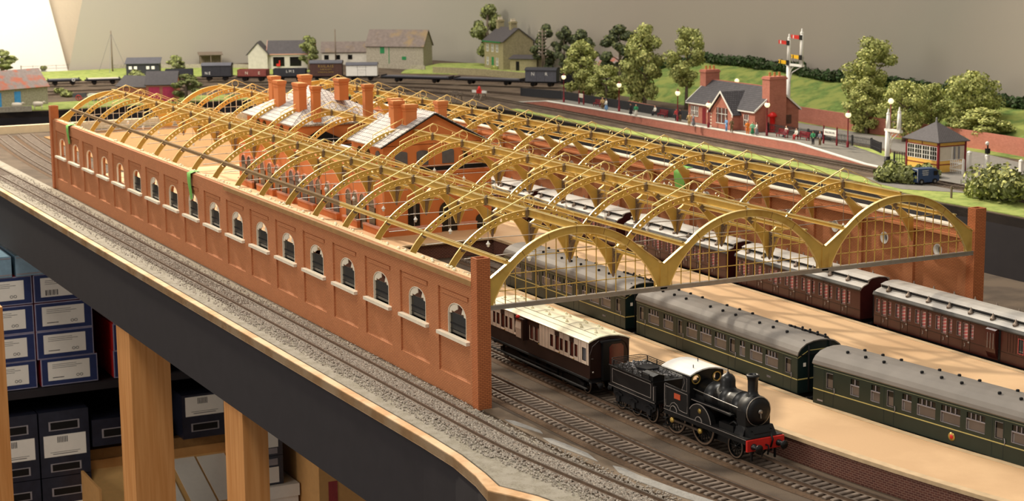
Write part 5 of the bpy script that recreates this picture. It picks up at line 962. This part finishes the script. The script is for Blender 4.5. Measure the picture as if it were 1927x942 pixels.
wagon('dark open wagon with white letters between the red wagon and the brown van','open',(516,152.5),(577,152),'wagon_dark',H=1.7,txt=[('L M S',.8,.2,2.2)],tc='white'); wagon('tall brown van with gold lettering','van',(585,151.5),(645,151),'van_brown',top='wagon_grey',H=2.9,txt=[('R.U.L.A.I.S',.8,0,3.2),('PURE FOODS',.42,0,2.5),('LONDON & CREWE',.38,0,1.9)],tc='gold')
wagon('white insulated van right of the tall brown van','van',(653,151),(711,150.5),'white',top='wagon_grey',txt=[('— — — —',.5,0,3.0),('— — —',.5,0,2.4),('— —',.4,0,1.8)],tc='line_grey')
wagon('long dark flat wagon right of the white van','flat',(722,152.5),(850,156),'wagon_dark',top='wagon_grey'); wagon('long dark flat wagon left of the grey brake van','flat',(860,156.5),(984,160.5),'wagon_dark',top='wagon_grey'); wagon('grey brake van with two white letters','van',(992,161.5),(1050,162.5),'wagon_grey',top='wagon_dark',txt=[('N',1.0,-1.7,2.6),('R',1.0,1.2,2.6)],tc='white'); wagon('black van behind the platform tree, right of the grey brake van','van',(1060,163),(1112,164.5),'black',top='matt_black')
for u,v,lab in ((902,189,'buffer stop with red lamp and white beam ends'),(857,192,'plain dark buffer stop left of the one with a red lamp')):
    p=G(u,v); t=T('buffer_stop',lab,'buffer stop',(p.x,p.y,ZU+.1),.35); m=MB('bark'); [m.tube([(x,-.9,0),(x,.6,1.9)],.14,4).tube([(x,.9,0),(x,.6,1.9)],.12,4) for x in (-.9,.9)]; P('frame',m,t); P('beam',MB('red' if 'beam ends' in lab else 'bark').box(-.7,-.1,1.3,.7,.15,2.0).use('white' if 'beam ends' in lab else 'bark').box(-1.9,-.08,1.4,-.7,.15,1.85).box(.7,-.08,1.4,1.9,.15,1.85),t)
    if 'beam ends' in lab: P('lamp',MB('red').lathe([(.3,1.9),(.3,2.4),(.1,2.7),(0,2.7)],(0,0,0),10),t)
# ------------------------------------------------------------------ signals, poles, vehicles
def semaphore(label,u,v,hmain,posts,arm,zb=ZU,dx=1,black=0,m_='white',base=None):
    p=base or G(u,v,zb); t=T('semaphore_signal',label,'signal',(p[0],p[1],zb)); y=posts[1][2]
    m=MB(m_).tube([(0,0,0),(0,0,y)],.36,6); m.box(-.45,-.3,y-.1,posts[1][0]+.45,.3,y+.25); m.tube([(.2,0,y-3.2),(.9,0,y-1.2),(posts[1][0],0,y-.1)],.09,5); [m.tube([(.2,0,y-2.6+i*.8),(.5+i*.55,0,y-.1)],.05,4) for i in range(3)]
    if black: m.use('black').tube([(0,0,0),(0,0,black)],.42,6)
    P('main_post',m,t)
    for x,zt,z0 in posts:
        m=MB(m_).tube([(x,0,z0),(x,0,zt)],[.34,.24],6); m.lathe([(.3,zt),(.12,zt+.3),(.08,zt+.7),(0,zt+.75)],(x,0,0),8); P('doll_post',m,t)
        if arm:
            for k,zz in (('red',zt-.7),('sig_yellow',zt-3.9)): P('signal_arm',MB(k).prism([(x-2.4,zz-.2),(x-.2,zz-.3),(x-.2,zz+.3),(x-2.4,zz+.35),(x-2.1,zz)] if k!='red' else [(x-2.4,zz-.25),(x-.2,zz-.3),(x-.2,zz+.3),(x-2.4,zz+.35)],'y',-.38,-.3).use('white' if k=='red' else 'black').box(x-1.9,-.4,zz-.22,x-1.65,-.38,zz+.3).use('black').box(x-.2,-.42,zz-.4,x+.55,-.3,zz+.4),t)
    m=MB('grey'); [m.tube([(posts[1][0]+.5,-.1,y+.2),(posts[1][0]+.5,-.1,y+1.6)],.03,4)]; m.tube([(.2,.25,y+1.3),(posts[1][0]+.5,.25,y+1.3)],.03,4); [m.tube([(q,.25,y+.2),(q,.25,y+1.3)],.03,4) for q in (.8,1.6,2.4)]; P('handrail',m,t)
b=ony_=None
def atY(u,v,y): d=ray(u,v); return CAM+d*((y-CAM.y)/d.y)
q=atY(1483,190,124); z0=ZU; zz=lambda v: atY(1483,v,124).z
semaphore('white bracket signal with red and yellow arms rising behind the station',0,0,0,((0,zz(72)-z0,zz(122)-z0),(atY(1508,122,124).x-q.x,zz(60)-z0,zz(122)-z0)),True,base=(q.x,124,ZU))
q=atY(1669,322,107.6); zz=lambda v: atY(1669,v,107.6).z
semaphore('white bracket signal with a black foot at the platform ramp',0,0,0,((0,zz(214)-ZU,zz(245)-ZU),(atY(1692,240,107.6).x-q.x,zz(208)-ZU,zz(245)-ZU)),False,base=(q.x,107.6,ZU),black=2.0)
def telegraph(label,u,v,vt,arms,zb=ZU,guy=0):
    p=G(u,v,zb); h=(v-vt)/PC(p); t=T('telegraph_pole',label,'pole',(p.x,p.y,zb),.9); P('pole',MB('bark').tube([(0,0,0),(0,0,h)],[.2,.13],7),t)
    for i in range(arms): P('cross_arm',MB('bark').box(-.95,-.07,h-.7-i*.75,.95,.07,h-.55-i*.75).use('ivory').box(-.85,-.05,h-.55-i*.75,-.7,.05,h-.3-i*.75).box(.7,-.05,h-.55-i*.75,.85,.05,h-.3-i*.75),t)
    if guy: P('guy_wire',MB('grey').tube([(0,0,h-.6),(-4,1.2,0)],.05,4).tube([(0,0,h-.6),(3.2,1.2,0)],.05,4).tube([(0,0,h-.6),(1,-4,0)],.05,4),t)
telegraph('tall telegraph pole with many cross arms on the hill behind the station',1354,150,68,7,zb=ZU); telegraph('plain pole in front of the low pale farm shed',632,124,55,0); telegraph('tall mast with guy wires at the back left',212,135,58,0,guy=1); telegraph('telegraph pole with cross arms before the small stone outbuilding',1021,140,55,8)
def vehicle(label,name,p,rz,kind,body,sc_=1,z=ZU):
    t=T(name,label,'car' if kind=='car' else 'van',(p[0],p[1],z+.14),rz); 
    if kind=='van':
        m=MB(body); pr=[(-1.9,.35),(1.7,.35),(1.95,.6),(1.9,1.2),(1.55,2.15),(1.2,2.4),(-1.7,2.45),(-1.9,2.3)]; m.loft([[(x,y*.86,z) for x,z in [(a,b) for a,b in pr]] if abs(y)>.85 else [(x,y,z) for x,z in pr] for y in (-.98,-.9,.9,.98)]); P('body',m,t)
        m=MB('win_dark'); m.box(-1.93,-.7,1.5,-1.88,-.1,2.0).box(-1.93,.1,1.5,-1.88,.7,2.0); [m.box(.9,s*.985,1.4,1.5,s*.9,2.05) for s in (-1,1)]; m.prism([(-.7,1.35),(.7,1.35),(.65,2.0),(-.65,2.0)],'x',1.6,1.86); P('windows',m,t)
        m=MB('white'); [letters(m,s_,.26,Matrix(((1,0,0,-.6),(0,0,-1,-1.0),(0,1,0,zz_),(0,0,0,1))),'white') for s_,zz_ in (('DISTRICT',2.1),('DELIVERY',1.8),('SERVICE',1.5))]; m.box(-1.93,-.9,2.28,-1.9,.9,2.33).box(-1.93,-.93,.5,-1.9,-.88,2.3).box(-1.93,.88,.5,-1.9,.93,2.3); P('lettering',m,t)
    else:
        m=MB(body); pr=[(-2.1,.3),(2.2,.3),(2.3,.9),(2.1,1.15),(.9,1.25),(.7,1.9),(-1.5,1.95),(-1.95,1.5),(-2.2,.9)]; m.prism(pr,'y',-.8,.8); [m.prism([(x-.75,.3),(x+.75,.3),(x+.5,.85),(x-.5,.85)],'y',s*.8,s*1.0) for x in (-1.35,1.35) for s in (-1,1)]; P('body',m,t); m=MB('win_grey'); [m.box(-1.3,s*.81,1.3,-.4,s*.79,1.8).box(-.25,s*.81,1.3,.6,s*.79,1.8) for s in (-1,1)]; P('windows',m,t)
    for x in ((-1.2,1.15) if kind=='van' else (-1.35,1.35)):
        for s in (-1,1): P('wheel',MB('matt_black').lathe([(0,-.12),(.4,-.12),(.45,-.05),(.45,.05),(.4,.12),(0,.12)],(x,s*.85,.45),16,'y').use('grey').lathe([(0,s*.13),(.2,s*.13)],(x,s*.85,.45),10,'y'),t)
vehicle('small blue delivery van on the road before the signal box','delivery_van',(-79.2,103.2),1.45,'van','van_blue'); bpy.data.objects['delivery_van'].scale=(.86,.86,.86); vehicle('black vintage car parked behind the benches right of the station','vintage_car',(-121.5,117.2),.05,'car','black'); vehicle('pale grey car parked behind the fence left of the station','vintage_car',(-154.5,115.8-1.2),.3,'car','roof_silver')
for u,v,vt,lab in ((1823,327,284,'white gate post right of the signal box'),(1857,326,290,'white post with a black lamp beside the road'),(1921,324,300,'white post at the right edge by the road')):
    p=G(u,v); h=(v-vt)/PC(p); t=T('gate_post',lab,'post',(p.x,p.y,ZU)); P('post',MB('white').box(-.24,-.24,0,.24,.24,h-.2).lathe([(.34,h-.2),(.3,h-.1),(0,h+.1)],(0,0,0),8),t)
    if 'lamp' in lab: P('lamp',MB('black').box(-.25,-.25,h+.1,.25,.25,h+.8).use('white').ball((0,-.1,h+1.5),.28,8).use('black').tube([(0,0,h+.8),(0,0,h+1.4)],.1,6),t)
p=G(1800,327); t=T('wicket_gate','small white wicket gate between the signal box and the gate post','gate',(p.x-2.0,p.y,ZU)); m=MB('white'); [m.box(i*.38-.06,-.05,.1,i*.38+.06,.05,1.9) for i in range(9)]; m.box(-.1,-.08,.5,3.2,.08,.68).box(-.1,-.08,1.4,3.2,.08,1.58); m.tube([(0,-.1,.5),(3.1,-.1,1.5)],.07,4); P('gate_leaf',m,t); [P('post',MB('white').box(x-.13,-.13,0,x+.13,.13,2.1),t) for x in (-.2,3.3)]
fence_run('short wooden post and rail fence on the front grass at right',[tuple(G(1790,374).xy),tuple(G(1832,369).xy),tuple(G(1880,366).xy)],1.5,'bark',9,name='field_fence',rails=(.85,.86))
# sheep and carts on the left green
for u,v,lab in ((72,207,'white sheep grazing right of the blue-doored barn'),(32,209,'white sheep lying by the stone wall of the barn')):
    p=G(u,v); t=T('sheep',lab,'sheep',(p.x,p.y,ZU+.1),1.4); m=MB('ivory'); m.loft([[(x,a*cos(k),1.05+b*sin(k)) for k in [2*pi*i/12 for i in range(12)]] for x,a,b in ((-.95,.1,.15),(-.8,.42,.45),(0,.5,.5),(.7,.42,.42),(1.0,.2,.25))],smooth=True); m.tube([(.8,0,1.2),(1.2,0,1.4),(1.45,0,1.2)],[.25,.2,.13],8); [m.tube([(x,y,.8),(x+.04,y,.4),(x,y,0)],[.13,.08,.07],6) for x in (-.65,.65) for y in (-.25,.25)]; [m.ball((1.2,s*.22,1.45),.09,5) for s in (-1,1)]; P('body',m,t)
for u,v,lab,c_ in ((150,190,'grey farm cart with red wheel behind the first brass arch','wagon_grey'),(178,190,'small white cart beside the grey farm cart','white'),(437,182,'white farm trailer on the green left of the brick chimneys','white')):
    p=G(u,v); t=T('farm_cart',lab,'cart',(p.x,p.y,ZU+.1),1.1); P('cart_body',MB(c_).box(-1.2,-.7,.7,1.2,.7,.85).box(-1.2,-.7,.85,1.2,-.62,1.4).box(-1.2,.62,.85,1.2,.7,1.4).tube([(1.2,.3,.8),(2.6,.2,.6)],.05,4).tube([(1.2,-.3,.8),(2.6,-.2,.6)],.05,4),t)
    for s in (-1,1): P('wheel',MB('red' if 'red' in lab else 'grey').lathe([(.5,-.05),(.6,-.05),(.6,.05),(.5,.05),(.5,-.05)],(0,s*.8,.6),16,'y').box(-.5,s*.8-.03,.57,.5,s*.8+.03,.63).box(-.03,s*.8-.03,.1,.03,s*.8+.03,1.1),t)
# ------------------------------------------------------------------ trees and shrubs
def tree_proto(name,label,seed,H,Wd,mats,clumps,bare=.3,n=120,s=.21,loc=(0,0,0)):
    R=random.Random(seed); t=T(name,label,'tree',loc); m=MB('bark'); m.tube([(0,0,-.2),(.1,0,H*bare),(.15,.1,H*.65),(0,0,H*.85)],[.42,.3,.18,.06],7); f=MB(mats[0])
    for i in range(clumps):
        z=H*(bare+ (1-bare)*((i+.6)/clumps)**.85); a=R.random()*6.28; env=math.sin(pi*min(1,max(.06,(z/H-bare*.8)/(1.02-bare*.8))))**.6; r=Wd/2*env*R.uniform(.35,.82); c=(r*cos(a),r*sin(a),z-H*.04)
        if R.random()<.6: m.tube([(.1,.05,z*.72),(r*.6*cos(a),r*.6*sin(a),z*.9),c],[.12,.07,.03],5)
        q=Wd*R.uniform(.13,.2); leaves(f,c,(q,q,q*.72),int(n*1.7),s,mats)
    P('trunk',m,t); P('foliage',f,t); return t
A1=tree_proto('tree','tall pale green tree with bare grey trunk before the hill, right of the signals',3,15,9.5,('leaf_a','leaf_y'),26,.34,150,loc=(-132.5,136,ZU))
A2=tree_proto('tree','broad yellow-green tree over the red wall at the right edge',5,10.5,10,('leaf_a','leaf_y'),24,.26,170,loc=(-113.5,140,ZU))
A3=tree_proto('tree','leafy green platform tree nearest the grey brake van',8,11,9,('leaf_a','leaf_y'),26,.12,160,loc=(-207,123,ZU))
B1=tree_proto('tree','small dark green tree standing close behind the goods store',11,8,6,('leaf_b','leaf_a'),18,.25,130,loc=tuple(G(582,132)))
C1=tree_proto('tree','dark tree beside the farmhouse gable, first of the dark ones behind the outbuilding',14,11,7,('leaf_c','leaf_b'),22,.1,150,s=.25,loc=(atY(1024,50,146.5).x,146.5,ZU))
def plant(src,label,u,v,vt,wpx,y=None):
    p=G(u,v) if y is None else Vector((*(atY(u,vt,y) if y>0 else CAM+ray(u,vt)*((y-CAM.x)/ray(u,vt).x)).xy,ZU)); k=PC(p); h0,w0={A1.name:(15,9.5),A2.name:(10.5,10),A3.name:(11,9),B1.name:(8,6),C1.name:(11,7)}[src.name]; hs=((v-vt)/k if y is None else (atY(u,vt,y) if y>0 else CAM+ray(u,vt)*((y-CAM.x)/ray(u,vt).x)).z-ZU)/h0; ws=wpx/k/w0
    return dup(src,label,(p.x,p.y,ZU),random.random()*6,scale=(ws,ws,hs))
for a in ((A3,'tall green platform tree behind the second lamp, one of the two tallest there',1213,203,52,95),(A1,'green platform tree directly left of the station house',1291,205,54,85),(A3,'low bushy green tree between the first two platform trees',1140,196,125,80),(A2,'round green tree on the hill behind the station roof',1418,165,88,85),
 (A1,'thin grey-green tree between the signal box and the tall pale tree',1752,262,158,70),(A2,'low spreading tree overhanging the road left of the signal box',1700,268,155,105),(A3,'shrubby young tree at the foot of the tall pale green tree',1630,252,150,90),(A3,'leafy shrub over the wall below the broad yellow-green tree',1850,275,205,120),
 (C1,'dark tree in the middle of the group behind the outbuilding',1062,132,50,48,146.5),(C1,'darkest small tree right in the group behind the outbuilding',1096,134,56,64,146.5),(C1,'dark tree behind the white signal post among the platform trees',1165,140,48,80,146),(B1,'round tree rising behind the roof of the long barn',745,116,14,62,-331),(B1,'leaning tree left of the farmhouse chimneys',918,124,12,75),(B1,'bushy green tree at the far left in front of the bright wall',5,140,94,75),(B1,'small tree left of the dark grey van',333,150,105,48),(B1,'bush behind the pink garage, right of its roof',350,192,140,62)): plant(*a)
def bush(label,u,v,r,mats=('leaf_b','leaf_a'),n=8,s=.26):
    p=G(u,v); m=MB(mats[0]); R=random.Random(u)
    for i in range(n): leaves(m,(R.uniform(-r,r)*.8,R.uniform(-r,r)*.5,r*R.uniform(.25,.6)),(r*.5,r*.45,r*.42),150,s,mats)
    return one('shrub',m,label,'shrub',(p.x,p.y,ZU))
bush('dense green shrub left of the blue van by the platform ramp',1692,345,3.0,n=11); bush('smaller shrub close behind the blue van',1738,335,2.0); bush('large yellow-green shrub at the right edge before the road',1890,380,4.6,('leaf_b','leaf_y'),16); bush('low shrub left of the large one at the right edge',1845,372,2.2,('leaf_a','leaf_y')); bush('small dark shrub on the skyline fence at the left',82,131,.9); bush('green shrub before the dark wooden hut',255,149,2.2); bush('low shrub between the blue-doored barn and the cart',128,182,1.4); bush('second low shrub behind the farm cart',112,176,1.2); bush('small pale shrub at the farmhouse corner',930,131,.9,('leaf_a','leaf_y'))
# ------------------------------------------------------------------ stored boxes under the table
SX=-120
def model_box(label,y0,z0,y1,z1,lab=True,side='box_red',depth=26,group=None,x=SX,bar=False):
    t=T('model_box',label,'box',(x-depth/2,(y0+y1)/2,z0),0,group); w_=(y1-y0)/2; h=z1-z0; d=depth/2
    m=MB(side); m.box(-d,-w_,0,d-.12,w_,h); P('carton',m,t); m=MB('box_edge').box(d-.12,-w_,0,d,w_,h); m.use('box_blue').box(d,-w_+.12,.12,d+.02,w_-.12,h-.12); P('end_flap',m,t)
    if lab:
        m=MB('label').box(d+.02,-w_*.76,.62,d+.035,w_*.72,h-.5); m.use('ink'); [m.box(d+.035,-w_*.6,h-.9-.22*i,d+.04,w_*(.25+.2*(i%2)),h-.85-.22*i) for i in range(3)]
        letters(m,'OO',.55,face_x(d+.045,w_*.35,1.05),'ink')
        if bar: [m.box(d+.035,-w_*.6+.16*i,.8,d+.04,-w_*.6+.16*i+.07+.05*(i%3==0),1.5) for i in range(10)]
        else: m.box(d+.035,-w_*.6,.95,d+.04,-w_*.2,1.05)
        P('label',m,t)
    return t
zs=[-24.9,-21.4,-17.8,-14.1]; nm=['bottom','second from bottom','third from bottom','top']
for i in range(4):
    model_box(f'blue and white labelled model box, {nm[i]} in the edge stack',-10.8,zs[i],-3.6,zs[i]+3.55,bar=i in (0,1,3)); model_box(f'blue and white labelled model box, {nm[i]} in the stack beside the post',-3.4+(.35 if i==0 else 0),zs[i],3.75+(.35 if i==0 else 0),zs[i]+3.55,bar=i==3)
for i,(z,n_) in enumerate(zip(zs,nm)): model_box(f'red-sided blue model box partly behind the wide post, {n_} of them',6.2+.1*i,z,13.4+.1*i,z+3.55)
for y,l in ((-8.3,'clear film wrapped blue box on top of the left edge stack'),(-3.2,'clear film wrapped blue box on top of the stack beside the post')):
    t=T('wrapped_box',l,'box',(SX-10,y,-10.5)); P('carton',MB('film').box(-9,-2.3,0,10.2,2.3,2.6),t); P('seam',MB('silver_line').box(10.2,-2.2,.2,10.25,2.2,.35).box(10.2,-2.2,2.3,10.25,2.2,2.4),t)
model_box('blue and white labelled model box half hidden between the two pine posts, high up',15.6,-24.3,21,-20.9,side='box_blue')
sf=T('storage_shelf','dark shelf board carrying the blue model boxes','shelf',(SX-12,8,-26)); P('board',MB('fascia').box(SX-26,-16,-26.0,SX+.6,30,-25.05),sf,True); P('upright',MB('fascia').box(SX-26,30,-88,SX,31,-8),sf,True); P('upright',MB('fascia').box(SX-26,-17,-88,SX,-16,-8),sf,True); P('lower_board',MB('fascia').box(SX-26,-16,-46.8,SX+2,30,-46.1),sf,True); P('back_panel',MB('black').box(SX-27.5,-17,-88,SX-26.5,31,-7.5),sf,True)
def engine_box(label,y0,z0,y1,z1,parts,depth=24):
    t=T('engine_box',label,'box',(SX-depth/2,(y0+y1)/2,z0)); w_=(y1-y0)/2; h=z1-z0; d=depth/2; P('carton',MB('box_black').box(-d,-w_,0,d,w_,h),t)
    for k,a,b in parts:
        if k=='slot': m=MB('silver_line').box(d,-w_*.62,a,d+.03,w_*.62,b); m.use('black').box(d+.03,-w_*.55,a+.12,d+.04,w_*.55,b-.12); P('window_slot',m,t)
        else:
            m=MB('label').box(d,-w_*.85,a,d+.03,w_*.85,b); m.use('ink'); [m.box(d+.03,-w_*.3+.2*i,b-1.0,d+.04,-w_*.3+.2*i+.1,b-.2) for i in range(7)]; m.box(d+.03,-w_*.5,a+.3,d+.04,w_*.5,a+.38).box(d+.03,-w_*.6,a+.55,d+.04,w_*.6,a+.6); P('label',m,t)
    return t
for y0,y1,tx in ((-10,-3.9,'left edge'),(-3.7,2.6,'carton')):
    engine_box(f'dark glossy engine box, lower of the two beside the {tx}',y0,-46,y1,-36.9,(('slot',6.6,7.7),('label',3.4,5.6),('slot',1.2,2.2))); engine_box(f'dark glossy engine box, upper of the two beside the {tx}',y0,-36.8,y1,-28.3,(('slot',6.0,7.2),('label',2.6,5.4),('slot',.6,1.7)))
engine_box('dark glossy engine box just left of the wide post, lying above the open carton',3.0,-33.6,9.5,-30.1,(('slot',1.0,2.2),)); engine_box('dark glossy engine box with a white label right of the wide post',14.9,-34.3,21.0,-28.4,(('label',3.0,5.6),('slot',.9,2.0)))
ct=T('open_carton','open brown cardboard carton with white papers in it','carton',(SX+3,11.5,-46)); m=MB('carton'); d=11
for a in ((-6,-10.2,0,6,-9.9,9.5),(-6,9.9,0,6,10.2,9.5),(5.7,-10.2,0,6,10.2,4.6),(-6,-10.2,0,-5.7,10.2,9.8),(-6,-10.2,0,6,10.2,.3)): m.box(*a)
P('carton_body',m,ct); P('flap',MB('carton_in').add([(6,-9.9,4.6),(6,9.9,4.6),(9.5,9.9,2.8),(9.5,-9.9,2.8)],[(0,1,2,3)],False).add([(6,-9.9,4.5),(6,9.9,4.5),(9.5,9.9,2.7),(9.5,-9.9,2.7)],[(3,2,1,0)],False),ct); P('inner_fill',MB('carton_in').prism([(-5.7,8.6),(5.7,4.4),(5.7,.3),(-5.7,.3)],'y',-9.9,9.9),ct); P('far_flap',MB('carton_dark').box(-7.2,-10.2,9.7,-5.9,10.2,11.2),ct)
o=one('paper_sheet',MB('label').prism([(-5.2,8.5),(4.4,4.98),(4.4,5.06),(-5.2,8.6)],'y',2.2,5.4),'white shipping paper lying on the open carton, left one','paper',(SX+3,11.5,-46)); m=MB('label').prism([(-5.0,8.44),(4.2,5.06),(4.2,5.16),(-5.0,8.55)],'y',5.7,9.5); one('paper_sheet',m,'white delivery note lying on the open carton beside the pine post','paper',(SX+3,11.5,-46)); one('paper_sheet',MB('label').prism([(-3.2,7.76),(4.6,4.9),(4.6,4.98),(-3.2,7.86)],'y',-1.8,1.4),'white paper on the open carton left of the wide post','paper',(SX+3,11.5,-46))
# items seen under the near end
bx=T('tall_carton','tall tan carton with faded red printing at the bottom of the photo','carton',(-68,20,-88)); P('carton_body',MB('carton').box(-76,12.6,-88,-64,32,-22.6),bx,True); P('print',MB('red_ink').box(-63.98,13.6,-33,-63.96,14.6,-24.5),bx,True); P('flap',MB('carton_in').box(-76,12.6,-22.6,-64,32,-22.3),bx,True)
wb=T('white_box','white flat storage box between the near post and the tall carton','box',(-73,8,-60)); P('carton',MB('white').box(-80,8.3,-60,-69.5,12.3,-26.3),wb,True); P('lid',MB('white').box(-80.2,8.2,-27.2,-69.3,12.4,-25.9),wb,True)
for z0,l in ((-25.85,'dark engine box with a white label standing on the white box, lower one'),(-22.7,'dark engine box with a white label standing on the white box, upper one')):
    t=T('engine_box',l,'box',(-75,10.0,z0)); P('carton',MB('box_black').box(-5,-1.7,0,5,.9,3.1),t); P('label',MB('label').box(5,-1.6,.2 if z0<-24 else .9,5.04,.4,1.9 if z0<-24 else 2.9),t); P('window_slot',MB('silver_line').box(5,-1,2.1 if z0<-24 else .2,5.03,.3,2.8 if z0<-24 else .8),t)
pb=T('paper_bundle','loose brown papers on a white board in the dark gap beside the right brick pillar','papers',(-80,80,-14)); P('sheet',MB('ivory').add([(-92,74,-13.4),(-72,74,-13.4),(-66,92,-13.2),(-88,92,-13.2),(-92,74,-13.7),(-72,74,-13.7),(-66,92,-13.5),(-88,92,-13.5)],[(0,1,2,3),(7,6,5,4),(0,4,5,1),(1,5,6,2),(2,6,7,3),(3,7,4,0)],False),pb,True); m=MB('carton_dark'); [m.tube([(-86+i*2.5,78+i,-13),(-84+i*2.6,82+i,-11.6),(-81+i*2.4,86+i*.6,-13)],.5,5) for i in range(4)]; P('crumpled_paper',m,pb,True)
P('stand',MB('fascia').box(-96,72,-88,-64,94,-14.2),pb,True)
